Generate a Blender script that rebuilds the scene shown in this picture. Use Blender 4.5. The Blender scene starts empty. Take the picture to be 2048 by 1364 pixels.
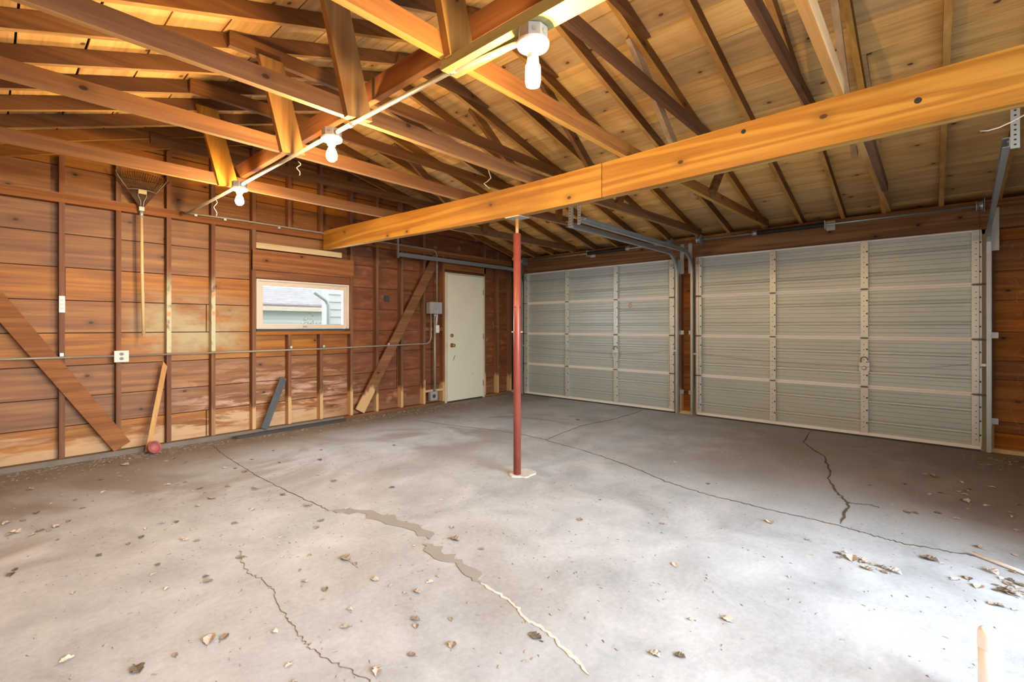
import bpy, math, random
from mathutils import Vector, Matrix
random.seed(7)
SC = bpy.context.scene
COL = SC.collection
PI = math.pi

# ------------------------------------------------------------------ camera, world, light, exposure
cam_d = bpy.data.cameras.new('camera')
cam_d.sensor_width = 36.0
cam_d.lens = 16.504
cam_d.shift_y = -0.01433
cam_d.clip_start = 0.05
cam = bpy.data.objects.new('camera', cam_d)
COL.objects.link(cam)
cam.location = (-6.365, -6.0, 1.206)
cam.rotation_euler = (PI / 2, 0, math.radians(41.798 - 90))
SC.camera = cam

world = bpy.data.worlds.new('overcast_sky')
SC.world = world
world.use_nodes = True
bg = world.node_tree.nodes['Background']
bg.inputs[0].default_value = (0.93, 0.97, 1.0, 1)
bg.inputs[1].default_value = 3.6

def area_light(name, loc, rot, sx, sy, power, col=(1, 1, 1)):
    d = bpy.data.lights.new(name, 'AREA')
    d.shape = 'RECTANGLE'; d.size = sx; d.size_y = sy; d.energy = power; d.color = col
    o = bpy.data.objects.new(name, d); COL.objects.link(o)
    o.location = loc; o.rotation_euler = rot
    return o
# daylight through the wide open doorway behind the camera and through the gable window
area_light('doorway_daylight', (-4.6, -11.6, 2.7), (math.radians(76), 0, 0), 5.0, 3.0, 1150, (0.93, 0.97, 1.0))
area_light('window_daylight', (-3.76, -0.10, 1.46), (math.radians(-90), 0, 0), 0.95, 0.42, 40, (0.95, 0.98, 1.0))
BULB_STRENGTH = 1200.0

vs = SC.view_settings
vs.view_transform = 'Standard'
vs.look = 'None'
vs.gamma = 1.0
vs.use_curve_mapping = False
vs.exposure = 0.34

# ------------------------------------------------------------------ material helpers
class NT:
    def __init__(s, name):
        s.m = bpy.data.materials.new(name); s.m.use_nodes = True
        s.t = s.m.node_tree; s.n = s.t.nodes; s.l = s.t.links
        s.b = s.n['Principled BSDF']
    def new(s, t, **kw):
        n = s.n.new(t)
        for k, v in kw.items():
            setattr(n, k, v)
        return n
    def link(s, a, b): s.l.new(a, b)
    def math(s, op, a, b=None, clamp=False):
        n = s.new('ShaderNodeMath', operation=op); n.use_clamp = clamp
        for i, v in enumerate((a, b)):
            if v is None: continue
            if isinstance(v, (int, float)): n.inputs[i].default_value = v
            else: s.link(v, n.inputs[i])
        return n.outputs[0]
    def mix(s, fac, a, b, mode='MIX'):
        n = s.new('ShaderNodeMix', data_type='RGBA', blend_type=mode)
        for i, v in ((0, fac), (6, a), (7, b)):
            if isinstance(v, (int, float)): n.inputs[i].default_value = v
            elif isinstance(v, tuple): n.inputs[i].default_value = v + (1,) if len(v) == 3 else v
            else: s.link(v, n.inputs[i])
        return n.outputs[2]
    def coords(s, scale=(1, 1, 1), rnd=0.0):
        tc = s.new('ShaderNodeTexCoord')
        src = tc.outputs['Object']
        if rnd:
            oi = s.new('ShaderNodeObjectInfo')
            c = s.new('ShaderNodeCombineXYZ')
            for i, k in enumerate((1.0, 1.7, 2.3)):
                s.link(s.math('MULTIPLY', oi.outputs['Random'], rnd * k), c.inputs[i])
            ad = s.new('ShaderNodeVectorMath', operation='ADD')
            s.link(src, ad.inputs[0]); s.link(c.outputs[0], ad.inputs[1]); src = ad.outputs[0]
        mp = s.new('ShaderNodeMapping'); mp.inputs['Scale'].default_value = scale
        s.link(src, mp.inputs['Vector'])
        return mp.outputs[0]
    def noise(s, vec, scale=1, detail=4, rough=0.55, dist=0.0):
        n = s.new('ShaderNodeTexNoise')
        n.inputs['Scale'].default_value = scale; n.inputs['Detail'].default_value = detail
        n.inputs['Roughness'].default_value = rough; n.inputs['Distortion'].default_value = dist
        s.link(vec, n.inputs['Vector'])
        return n.outputs[0]
    def ramp(s, fac, stops):
        n = s.new('ShaderNodeValToRGB')
        el = n.color_ramp.elements
        while len(el) < len(stops): el.new(0.5)
        for e, (p, c) in zip(el, stops):
            e.position = p
            e.color = (c, c, c, 1) if isinstance(c, (int, float)) else tuple(c) + (1,)
        s.link(fac, n.inputs[0])
        return n.outputs[0]
    def step(s, v, a, b):
        n = s.new('ShaderNodeMapRange'); n.interpolation_type = 'SMOOTHSTEP'
        n.inputs['From Min'].default_value = a; n.inputs['From Max'].default_value = b
        s.link(v, n.inputs['Value'])
        return n.outputs[0]
    def bump(s, h, strength=0.3, dist=0.004):
        n = s.new('ShaderNodeBump'); n.inputs['Strength'].default_value = strength
        n.inputs['Distance'].default_value = dist
        s.link(h, n.inputs['Height']); s.link(n.outputs[0], s.b.inputs['Normal'])
    def xyz(s):
        tc = s.new('ShaderNodeTexCoord'); x = s.new('ShaderNodeSeparateXYZ')
        s.link(tc.outputs['Object'], x.inputs[0]); return x.outputs
    def base(s, c):
        if isinstance(c, tuple): s.b.inputs['Base Color'].default_value = c + (1,)
        else: s.link(c, s.b.inputs['Base Color'])

def plain(name, col, rough=0.6, metal=0.0, spec=0.5, var=0.0, vscale=8.0):
    t = NT(name)
    if var:
        n = t.noise(t.coords((1, 1, 1), 5), vscale, 4)
        t.base(t.mix(n, tuple(c * (1 - var) for c in col), tuple(min(1, c * (1 + var)) for c in col)))
    else:
        t.base(col)
    t.b.inputs['Roughness'].default_value = rough
    t.b.inputs['Metallic'].default_value = metal
    t.b.inputs['Specular IOR Level'].default_value = spec
    return t.m

def wood(name, dark, mid, light, axis='x', knots=0.6, rough=0.7, var=0.35, bands=10.0, hook=None, knotden=(1.1, 3.6), spec=0.3, ringw=0.11, flat='y'):
    t = NT(name)
    dark, mid, light = (tuple(a * b for a, b in zip(c, (0.95, 1.0, 0.70))) for c in (dark, mid, light))
    def sc(al, ac):
        return tuple(al if a == axis else ac for a in 'xyz')
    v1 = t.coords(sc(1.8, 48), 37)
    v2 = t.coords(sc(0.20, 4.2), 37)
    fine = t.noise(v1, 1.0, 6, 0.7)
    streak = t.noise(t.coords(sc(0.7, 14), 19), 1.0, 4, 0.6)
    warp = t.noise(v2, 1.0, 2, 0.45, 0.15)
    # growth rings: contour lines of a slow stretched noise
    rings = t.math('SINE', t.math('MULTIPLY', warp, bands * 6.28))
    ring = t.step(rings, -0.6, 1.0)
    f = t.math('ADD', t.math('ADD', t.math('MULTIPLY', fine, 0.50), t.math('MULTIPLY', streak, 0.34)), t.math('MULTIPLY', ring, ringw))
    col = t.ramp(f, [(0.22, dark), (0.46, mid), (0.70, light)])
    oi = t.new('ShaderNodeObjectInfo')
    br = t.math('ADD', t.math('MULTIPLY', oi.outputs['Random'], 2 * var), 1 - var)
    col = t.mix(1.0, col, t.mix(br, (0, 0, 0), (1, 1, 1)), 'MULTIPLY') if False else col
    hs = t.new('ShaderNodeHueSaturation'); t.link(br, hs.inputs['Value']); t.link(col, hs.inputs['Color'])
    t.link(t.math('ADD', t.math('MULTIPLY', oi.outputs['Random'], 0.16), 0.9), hs.inputs['Saturation'])
    col = hs.outputs[0]
    blotch = t.noise(t.coords(sc(0.8, 1.6), 11), 1.3, 3)
    col = t.mix(t.math('MULTIPLY', t.step(blotch, 0.5, 0.8), 0.6), col, tuple(c * 0.55 for c in mid))
    if knots:
        vk = t.coords((1, 1, 1), 23)
        sx = t.new('ShaderNodeSeparateXYZ'); t.link(vk, sx.inputs[0])
        cx = t.new('ShaderNodeCombineXYZ')
        t.link(t.math('MULTIPLY', sx.outputs['xyz'.index(axis)], 2.6), cx.inputs[0])
        ac = [a for a in 'xyz' if a not in (axis, flat)][0]
        t.link(t.math('MULTIPLY', sx.outputs['xyz'.index(ac)], 4.0), cx.inputs[1])
        vo = t.new('ShaderNodeTexVoronoi', voronoi_dimensions='2D'); vo.inputs['Scale'].default_value = 1.0
        t.link(cx.outputs[0], vo.inputs['Vector'])
        sep = t.new('ShaderNodeSeparateColor'); t.link(vo.outputs['Color'], sep.inputs[0])
        on = t.math('LESS_THAN', sep.outputs[0], knots * 0.55)
        kd = t.math('SUBTRACT', 1.0, t.step(vo.outputs['Distance'], 0.035, 0.055))
        halo = t.math('SUBTRACT', 1.0, t.step(vo.outputs['Distance'], 0.05, 0.2))
        col = t.mix(t.math('MULTIPLY', t.math('MULTIPLY', halo, on), 0.35), col, tuple(c * 0.7 for c in dark))
        col = t.mix(t.math('MULTIPLY', kd, on), col, tuple(c * 0.35 for c in dark))
    if hook: col = hook(t, col)
    t.base(col)
    t.b.inputs['Roughness'].default_value = rough
    t.b.inputs['Specular IOR Level'].default_value = spec
    t.bump(fine, 0.25, 0.003)
    return t.m

def siding_hook(t, col):
    x = t.xyz()
    n = t.noise(t.coords((1.3, 1, 2.6), 0), 1.7, 5, 0.6)
    n2 = t.noise(t.coords((0.9, 1, 5.5), 0), 3.1, 5, 0.65, 0.6)
    # grey green soft-edged patch between two studs
    box = t.math('MULTIPLY', t.math('MULTIPLY', t.step(x[0], -5.55, -5.2), t.math('SUBTRACT', 1.0, t.step(x[0], -4.65, -4.2))),
                 t.math('MULTIPLY', t.step(x[2], 0.84, 1.02), t.math('SUBTRACT', 1.0, t.step(x[2], 1.3, 1.66))))
    col = t.mix(t.math('MULTIPLY', box, t.step(n, 0.25, 0.6)), col, (0.40, 0.34, 0.19))
    # water bleached lower boards
    lowx = t.math('MULTIPLY', t.step(x[0], -5.3, -4.6), t.math('SUBTRACT', 1.0, t.step(x[0], -3.2, -2.5)))
    low = t.math('MULTIPLY', t.math('SUBTRACT', 1.0, t.step(x[2], 0.35, 1.0)), lowx)
    col = t.mix(t.math('MULTIPLY', t.math('MULTIPLY', low, t.step(n2, 0.46, 0.62)), 0.75), col, (0.62, 0.42, 0.30))
    edge = t.math('ADD', x[2], t.math('MULTIPLY', n2, -0.55))
    col = t.mix(t.math('MULTIPLY', t.math('SUBTRACT', 1.0, t.step(edge, -0.20, -0.04)), 0.85), col, (0.52, 0.35, 0.19))
    # the boards by the side door are darker and redder, with scuffs
    col = t.mix(t.math('MULTIPLY', t.step(t.math('ADD', x[0], t.math('MULTIPLY', n, 0.8)), -3.3, -2.4), 0.8), col, t.ramp(n2, [(0.3, (0.075, 0.020, 0.010)), (0.55, (0.17, 0.05, 0.021)), (0.75, (0.30, 0.115, 0.05))]))
    # pale lichen like spots on the boards by the door
    vo = t.new('ShaderNodeTexVoronoi'); vo.inputs['Scale'].default_value = 6.0
    t.link(t.coords((1, 1, 1), 0), vo.inputs['Vector'])
    spot = t.math('SUBTRACT', 1.0, t.step(vo.outputs['Distance'], 0.10, 0.34))
    spot = t.math('MULTIPLY', t.math('MULTIPLY', spot, t.step(x[0], -3.2, -2.6)), t.step(n, 0.45, 0.65))
    col = t.mix(t.math('MULTIPLY', spot, 0.5), col, (0.46, 0.26, 0.15))
    return col

def stud_hook(t, col):
    x = t.xyz()
    n = t.noise(t.coords((6, 6, 3), 0), 1.5, 4)
    edge = t.math('ADD', x[2], t.math('MULTIPLY', n, -0.5))
    inx = t.math('MULTIPLY', t.step(x[0], -5.0, -4.4), 1.0)
    return t.mix(t.math('MULTIPLY', t.math('SUBTRACT', 1.0, t.step(edge, 0.03, 0.13)), inx), col, (0.55, 0.36, 0.17))

def painted_hook(t, col):
    x = t.xyz()
    n = t.noise(t.coords((9, 9, 5), 0), 2.0, 4)
    m = t.math('MULTIPLY', t.step(x[2], 0.93, 0.95), t.math('SUBTRACT', 1.0, t.step(x[2], 1.5, 1.8)))
    col = t.mix(t.math('MULTIPLY', m, t.step(n, 0.22, 0.5)), col, (0.52, 0.52, 0.36))
    return stud_hook(t, col)

SD = (0.10, 0.031, 0.008); SM = (0.29, 0.104, 0.024); SL = (0.46, 0.20, 0.054)
M = {}
M['siding'] = wood('stained_siding', SD, SM, SL, 'x', 0.85, 0.55, 0.22, 8, siding_hook, spec=0.45)
M['siding_y'] = wood('stained_siding_side', SD, SM, SL, 'y', 0.8, 0.6, 0.22, 8, flat='x')
M['stud'] = wood('stud_wood', (0.11, 0.035, 0.016), (0.19, 0.078, 0.055), (0.29, 0.13, 0.09), 'z', 0, 0.7, 0.18, 6, stud_hook)
M['stud_painted'] = wood('stud_wood_painted', (0.11, 0.035, 0.016), (0.19, 0.078, 0.055), (0.29, 0.13, 0.09), 'z', 0, 0.7, 0.15, 6, painted_hook)
M['plate'] = wood('plate_wood', (0.10, 0.035, 0.018), (0.22, 0.082, 0.04), (0.34, 0.15, 0.075), 'x', 0.3, 0.75, 0.15, 6)
M['brace'] = wood('brace_wood', (0.11, 0.036, 0.014), (0.23, 0.083, 0.033), (0.36, 0.15, 0.06), 'x', 0.35, 0.65, 0.15, 7, stud_hook)
M['header'] = wood('header_wood', (0.12, 0.038, 0.014), (0.27, 0.09, 0.03), (0.40, 0.16, 0.06), 'x', 0.5, 0.65, 0.15, 9)
M['header_y'] = wood('header_wood_side', (0.10, 0.036, 0.014), (0.22, 0.088, 0.03), (0.33, 0.15, 0.055), 'y', 0.7, 0.65, 0.15, 9, ringw=0.2, flat='x')
M['rafter'] = wood('rafter_wood', (0.07, 0.027, 0.010), (0.165, 0.066, 0.024), (0.27, 0.12, 0.045), 'x', 0.35, 0.75, 0.3, 6)
M['joist'] = wood('joist_wood', (0.08, 0.030, 0.013), (0.175, 0.070, 0.030), (0.28, 0.125, 0.052), 'x', 0.4, 0.75, 0.25, 6)
M['joist_dark'] = wood('joist_wood_dark', (0.06, 0.025, 0.017), (0.14, 0.06, 0.04), (0.22, 0.105, 0.07), 'x', 0.3, 0.8, 0.15, 6)
M['joist_pale'] = wood('joist_wood_pale', (0.28, 0.16, 0.10), (0.44, 0.27, 0.19), (0.56, 0.38, 0.28), 'x', 0.3, 0.8, 0.1, 6)
M['lit_under_edge'] = wood('lit_under_edge_wood', (0.28, 0.125, 0.045), (0.45, 0.225, 0.085), (0.58, 0.35, 0.16), 'x', 0, 0.75, 0.15, 5)  # paler wood with the light from below put into its colour
M['strut'] = wood('strut_wood', (0.20, 0.085, 0.02), (0.36, 0.165, 0.04), (0.48, 0.25, 0.075), 'z', 0.45, 0.7, 0.15, 6)
M['strongback'] = wood('strongback_wood', (0.10, 0.034, 0.015), (0.24, 0.085, 0.032), (0.36, 0.15, 0.06), 'y', 0.3, 0.75, 0.1, 6)
M['deck'] = wood('roof_deck_wood', (0.40, 0.195, 0.085), (0.68, 0.395, 0.205), (0.80, 0.55, 0.33), 'y', 0.9, 0.75, 0.30, 5, None, flat='z')
M['beam'] = wood('beam_fir', (0.20, 0.08, 0.024), (0.37, 0.165, 0.046), (0.48, 0.25, 0.08), 'y', 0.9, 0.5, 0.06, 9, None, spec=0.45, ringw=0.26, flat='x')
M['pale'] = wood('pale_lumber', (0.46, 0.32, 0.24), (0.62, 0.46, 0.36), (0.74, 0.59, 0.50), 'x', 0.2, 0.7, 0.1, 6)
M['pale_y'] = wood('pale_lumber_long', (0.26, 0.23, 0.13), (0.38, 0.34, 0.20), (0.48, 0.43, 0.28), 'y', 0, 0.7, 0.05, 6)
M['handle'] = wood('rake_handle_wood', (0.58, 0.37, 0.22), (0.72, 0.50, 0.33), (0.80, 0.60, 0.44), 'z', 0, 0.5, 0.03, 4)
M['stick'] = wood('scrap_stick_wood', (0.32, 0.16, 0.09), (0.48, 0.27, 0.16), (0.62, 0.41, 0.28), 'z', 0, 0.7, 0.05, 4)

def concrete():
    t = NT('concrete_floor')
    x = t.xyz()
    v = t.coords((1, 1, 1), 0)
    big = t.noise(v, 0.55, 5, 0.6, 0.3)
    mid = t.noise(v, 2.3, 6, 0.65, 0.5)
    fine = t.noise(v, 38, 4, 0.7)
    grit = t.noise(v, 160, 2, 0.6)
    col = t.ramp(mid, [(0.25, (0.265, 0.30, 0.34)), (0.5, (0.385, 0.435, 0.50)), (0.78, (0.51, 0.57, 0.645))])
    col = t.mix(t.math('MULTIPLY', t.step(big, 0.5, 0.72), 0.65), col, (0.27, 0.275, 0.285))
    col = t.mix(0.3, col, t.ramp(fine, [(0.3, 0.25), (0.7, 0.75)]), 'SOFT_LIGHT')
    pits = t.math('SUBTRACT', 1.0, t.step(t.noise(v, 22, 3, 0.6), 0.24, 0.30))
    col = t.mix(t.math('MULTIPLY', pits, 0.55), col, (0.17, 0.155, 0.14))
    # brown dirt drifted along the gable wall and in the corner by the far garage door
    wob = t.math('MULTIPLY', t.math('SUBTRACT', mid, 0.5), 1.6)
    dw = t.step(t.math('ADD', x[1], wob), -1.9, -0.35)
    col = t.mix(t.math('MULTIPLY', dw, 0.9), col, (0.19, 0.165, 0.14))
    dr = t.math('MULTIPLY', t.step(t.math('ADD', x[0], wob), -3.1, -1.9), t.math('SUBTRACT', 1.0, t.step(t.math('ADD', x[1], wob), -4.9, -3.4)))
    col = t.mix(t.math('MULTIPLY', dr, 0.6), col, (0.23, 0.19, 0.155))
    dc = t.math('SUBTRACT', 1.0, t.step(t.math('ADD', t.math('ADD', x[1], t.math('MULTIPLY', x[0], -0.25)), wob), -5.95, -5.3))
    col = t.mix(t.math('MULTIPLY', t.math('MULTIPLY', dc, t.step(x[0], -3.4, -2.4)), 0.5), col, (0.16, 0.13, 0.105))
    # oil shadow patches near the left part of the slab
    ol = t.math('MULTIPLY', t.step(t.noise(v, 0.9, 4, 0.6, 1.0), 0.47, 0.64), t.step(x[1], -3.6, -1.8))
    col = t.mix(t.math('MULTIPLY', ol, 0.75), col, (0.21, 0.195, 0.18))
    t.base(col)
    t.link(t.ramp(mid, [(0.3, 0.62), (0.7, 0.85)]), t.b.inputs['Roughness'])
    t.b.inputs['Specular IOR Level'].default_value = 0.35
    t.bump(t.math('ADD', fine, t.math('MULTIPLY', grit, 0.5)), 0.25, 0.004)
    return t.m
M['concrete'] = concrete()
M['crackdirt'] = plain('crack_dirt', (0.085, 0.07, 0.055), 0.95, var=0.5, vscale=40)
M['finecrack'] = plain('fine_crack_dirt', (0.22, 0.19, 0.16), 0.95, var=0.4, vscale=40)
M['mortar'] = plain('mortar_patch', (0.25, 0.255, 0.26), 0.85, var=0.12, vscale=12)
M['filler'] = plain('pale_filler', (0.54, 0.54, 0.53), 0.85, var=0.15, vscale=25)
M['curb'] = plain('curb_concrete', (0.17, 0.15, 0.13), 0.9, var=0.3)

def panel_metal():
    t = NT('door_panel_metal')
    v = t.coords((1, 0.35, 1), 3)
    n = t.noise(v, 2.2, 4)
    f = t.noise(t.coords((1, 3, 60), 0), 6, 3)
    col = t.ramp(n, [(0.3, (0.37, 0.44, 0.44)), (0.7, (0.46, 0.525, 0.515))])
    col = t.mix(0.06, col, t.ramp(f, [(0.3, 0.3), (0.7, 0.7)]), 'SOFT_LIGHT')
    x = t.xyz()
    low = t.math('MULTIPLY', t.math('SUBTRACT', 1.0, t.step(x[2], 0.1, 0.6)), t.step(n, 0.4, 0.6))
    col = t.mix(t.math('MULTIPLY', low, 0.25), col, (0.33, 0.32, 0.25))
    t.base(col)
    t.b.inputs['Metallic'].default_value = 0.25
    t.b.inputs['Roughness'].default_value = 0.42
    return t.m
M['panel'] = panel_metal()
M['rail'] = plain('door_rail_paint', (0.74, 0.75, 0.73), 0.5, 0.0, var=0.06)
M['stile'] = plain('galvanized_stile', (0.55, 0.60, 0.57), 0.42, 0.4, var=0.14, vscale=5)
M['galv'] = plain('galvanized_track', (0.40, 0.44, 0.44), 0.42, 0.7, var=0.15, vscale=6)
M['galv_light'] = plain('bright_galvanized', (0.55, 0.58, 0.54), 0.42, 0.5, var=0.08)
M['hole'] = plain('punched_hole_dark', (0.02, 0.02, 0.018), 0.9)
M['rust'] = plain('rusty_hinge', (0.20, 0.17, 0.13), 0.8, 0.3, var=0.4, vscale=30)
M['blackrubber'] = plain('black_rubber', (0.035, 0.038, 0.042), 0.7, var=0.3)
M['blackboard'] = plain('black_painted_board', (0.055, 0.065, 0.075), 0.6, var=0.35, vscale=14)
M['spring'] = plain('spring_steel', (0.035, 0.032, 0.03), 0.5, 0.6)
M['conduit'] = plain('conduit_metal', (0.32, 0.30, 0.25), 0.5, 0.3, var=0.12)
M['boxgrey'] = plain('electric_box_grey', (0.36, 0.37, 0.37), 0.5, 0.3, var=0.15)
M['platecream'] = plain('outlet_plate', (0.66, 0.62, 0.55), 0.5)
M['brownplastic'] = plain('brown_receptacle', (0.06, 0.03, 0.02), 0.4)
M['whiteplastic'] = plain('white_plastic', (0.86, 0.88, 0.90), 0.4)
M['porcelain'] = plain('white_lampholder', (0.85, 0.82, 0.74), 0.35)
M['door_paint'] = plain('cream_door_paint', (0.66, 0.66, 0.55), 0.4, var=0.06, vscale=3)
M['jamb'] = plain('cream_jamb_paint', (0.58, 0.53, 0.40), 0.5, var=0.15)
M['sash'] = plain('window_sash_paint', (0.62, 0.54, 0.44), 0.5, var=0.08)
M['brass'] = plain('aged_brass', (0.45, 0.30, 0.09), 0.3, 0.9)
M['darkmark'] = plain('scratched_paint', (0.10, 0.07, 0.045), 0.8)
M['redpaint'] = plain('red_post_paint', (0.26, 0.062, 0.044), 0.38, 0.1, var=0.25, vscale=12)
M['postcore'] = plain('orange_inner_tube', (0.50, 0.26, 0.10), 0.45, 0.3, var=0.2)
M['plunger'] = plain('faded_red_rubber', (0.34, 0.10, 0.10), 0.6, var=0.25, vscale=20)
M['rope'] = plain('cotton_twine', (0.72, 0.62, 0.46), 0.9)
M['wire'] = plain('thin_wire', (0.5, 0.42, 0.32), 0.5, 0.3)
M['darkwire'] = plain('dark_cable', (0.16, 0.14, 0.12), 0.6, 0.3)
M['tine'] = plain('rake_tine_steel', (0.12, 0.075, 0.04), 0.5, 0.5, var=0.3)
M['tag'] = plain('cream_tag', (0.70, 0.64, 0.40), 0.6)
M['orangepaint'] = plain('orange_mark_paint', (0.75, 0.30, 0.14), 0.6)
M['felt'] = plain('roofing_felt', (0.03, 0.028, 0.026), 0.95)
M['outwall'] = plain('backing_boards', (0.10, 0.04, 0.018), 0.9)
M['shingle'] = plain('grey_shingles', (0.19, 0.185, 0.19), 0.9, var=0.4, vscale=3)
M['fascia'] = plain('mauve_fascia', (0.30, 0.20, 0.20), 0.7)
M['creamgutter'] = plain('cream_gutter', (0.36, 0.33, 0.25), 0.5)
M['vinyl'] = plain('pale_lap_siding', (0.42, 0.44, 0.43), 0.6)
M['downspout'] = plain('pale_green_downspout', (0.30, 0.35, 0.33), 0.5)
M['lawn'] = plain('lawn', (0.10, 0.14, 0.05), 0.9, var=0.4, vscale=3)
M['shrub'] = plain('shrub_leaf', (0.10, 0.16, 0.06), 0.7, var=0.4)
M['silt'] = plain('dry_straw', (0.27, 0.235, 0.195), 0.95, var=0.5, vscale=60)

def leafmat(name, a, b):
    t = NT(name)
    n = t.noise(t.coords((1, 1, 1), 3), 30, 4)
    oi = t.new('ShaderNodeObjectInfo')
    c = t.mix(n, a, b)
    hs = t.new('ShaderNodeHueSaturation'); t.link(c, hs.inputs['Color'])
    t.link(t.math('ADD', t.math('MULTIPLY', oi.outputs['Random'], 0.9), 0.55), hs.inputs['Value'])
    t.base(hs.outputs[0]); t.b.inputs['Roughness'].default_value = 0.85
    return t.m
M['leaf'] = leafmat('dry_leaf_tan', (0.27, 0.23, 0.19), (0.52, 0.47, 0.42))
M['leaf2'] = leafmat('dry_leaf_brown', (0.11, 0.085, 0.065), (0.28, 0.235, 0.19))

def glassmat():
    t = NT('window_glass')
    tr = t.new('ShaderNodeBsdfTransparent'); gl = t.new('ShaderNodeBsdfGlossy')
    gl.inputs['Roughness'].default_value = 0.02
    mx = t.new('ShaderNodeMixShader'); mx.inputs[0].default_value = 0.06
    t.link(tr.outputs[0], mx.inputs[1]); t.link(gl.outputs[0], mx.inputs[2])
    t.link(mx.outputs[0], t.n['Material Output'].inputs[0])
    return t.m
M['glass'] = glassmat()
def bulbmat():
    t = NT('glowing_bulb')
    t.b.inputs['Base Color'].default_value = (1, 0.9, 0.75, 1)
    t.b.inputs['Emission Color'].default_value = (1.0, 0.63, 0.27, 1)
    t.b.inputs['Emission Strength'].default_value = BULB_STRENGTH
    return t.m
M['bulb'] = bulbmat()

# ------------------------------------------------------------------ mesh helpers
class MB:
    def __init__(s): s.v = []; s.f = []; s.sm = []
    def add(s, vs_, fs, smooth=False):
        o = len(s.v); s.v += [tuple(p) for p in vs_]
        for f in fs: s.f.append(tuple(i + o for i in f)); s.sm.append(smooth)
        return s
    def box(s, x0, x1, y0, y1, z0, z1):
        return s.add([(x0,y0,z0),(x1,y0,z0),(x1,y1,z0),(x0,y1,z0),(x0,y0,z1),(x1,y0,z1),(x1,y1,z1),(x0,y1,z1)],
                     [(0,3,2,1),(4,5,6,7),(0,1,5,4),(1,2,6,5),(2,3,7,6),(3,0,4,7)])
    def prism_y(s, poly, y0, y1):          # polygon in x,z extruded along y
        n = len(poly)
        vs_ = [(x, y0, z) for x, z in poly] + [(x, y1, z) for x, z in poly]
        return s.add(vs_, [tuple(range(n))[::-1] if False else tuple(range(n)), tuple(range(2*n-1, n-1, -1))] + [(i, i+n, (i+1) % n + n, (i+1) % n) for i in range(n)])
    def prism_x(s, poly, x0, x1):          # polygon in y,z extruded along x
        n = len(poly)
        vs_ = [(x0, y, z) for y, z in poly] + [(x1, y, z) for y, z in poly]
        return s.add(vs_, [tuple(range(n)), tuple(range(2*n-1, n-1, -1))] + [(i, i+n, (i+1) % n + n, (i+1) % n) for i in range(n)])
    def prism_z(s, poly, z0, z1):
        n = len(poly)
        vs_ = [(x, y, z0) for x, y in poly] + [(x, y, z1) for x, y in poly]
        return s.add(vs_, [tuple(range(n))[::-1], tuple(range(n, 2*n))] + [(i, (i+1) % n, (i+1) % n + n, i+n) for i in range(n)])
    def tube(s, pts, r, n=10, radii=None, caps=True):
        pts = [Vector(p) for p in pts]
        rings = []
        prev = None
        for i, p in enumerate(pts):
            d = (pts[min(i+1, len(pts)-1)] - pts[max(i-1, 0)]).normalized()
            up = prev if prev is not None else (Vector((0,0,1)) if abs(d.z) < 0.9 else Vector((1,0,0)))
            a = (up - d * up.dot(d)).normalized(); b = d.cross(a); prev = a
            rr = radii[i] if radii else r
            rings.append([p + a * (rr * math.cos(2*PI*k/n)) + b * (rr * math.sin(2*PI*k/n)) for k in range(n)])
        vs_ = [q for ring in rings for q in ring]
        fs = []
        for i in range(len(rings)-1):
            for k in range(n):
                fs.append((i*n+k, i*n+(k+1) % n, (i+1)*n+(k+1) % n, (i+1)*n+k))
        s.add(vs_, fs, True)
        if caps:
            o = len(s.v) - len(vs_)
            s.f.append(tuple(o + k for k in range(n))[::-1]); s.sm.append(False)
            s.f.append(tuple(o + (len(rings)-1)*n + k for k in range(n))); s.sm.append(False)
        return s
    def lathe(s, prof, c=(0,0,0), n=20, axis='z'):
        vs_ = []
        for r, h in prof:
            for k in range(n):
                a = 2*PI*k/n
                p = (r*math.cos(a), r*math.sin(a), h)
                if axis == 'y': p = (p[0], h, p[1])
                if axis == 'x': p = (h, p[0], p[1])
                vs_.append((p[0]+c[0], p[1]+c[1], p[2]+c[2]))
        fs = [(i*n+k, i*n+(k+1) % n, (i+1)*n+(k+1) % n, (i+1)*n+k) for i in range(len(prof)-1) for k in range(n)]
        return s.add(vs_, fs, True)
    def obox(s, c, size, rot):
        r = rot
        vs_ = []
        for sx, sy, sz in ((-1,-1,-1),(1,-1,-1),(1,1,-1),(-1,1,-1),(-1,-1,1),(1,-1,1),(1,1,1),(-1,1,1)):
            vs_.append(Vector(c) + r @ Vector((sx*size[0]/2, sy*size[1]/2, sz*size[2]/2)))
        return s.add(vs_, [(0,3,2,1),(4,5,6,7),(0,1,5,4),(1,2,6,5),(2,3,7,6),(3,0,4,7)])
    def build(s, name, mat, parent=None, fix=True):
        me = bpy.data.meshes.new(name)
        me.from_pydata(s.v, [], s.f)
        me.polygons.foreach_set('use_smooth', s.sm)
        me.materials.append(M[mat] if isinstance(mat, str) else mat)
        if fix:
            import bmesh
            b = bmesh.new(); b.from_mesh(me); bmesh.ops.recalc_face_normals(b, faces=b.faces); b.to_mesh(me); b.free()
        me.update()
        o = bpy.data.objects.new(name, me); COL.objects.link(o)
        if parent is not None: o.parent = parent
        return o

def tag(o, label=None, cat=None, group=None, kind=None):
    if label: o['label'] = label
    if cat: o['category'] = cat
    if group: o['group'] = group
    if kind: o['kind'] = kind
    return o
def empty(name, label, cat, group=None, kind=None, loc=(0, 0, 0)):
    o = bpy.data.objects.new(name, None); COL.objects.link(o); o.empty_display_size = 0.1
    o.location = loc
    return tag(o, label, cat, group, kind)
def bx(name, mat, parent, *a):
    return MB().box(*a).build(name, mat, parent)

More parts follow.
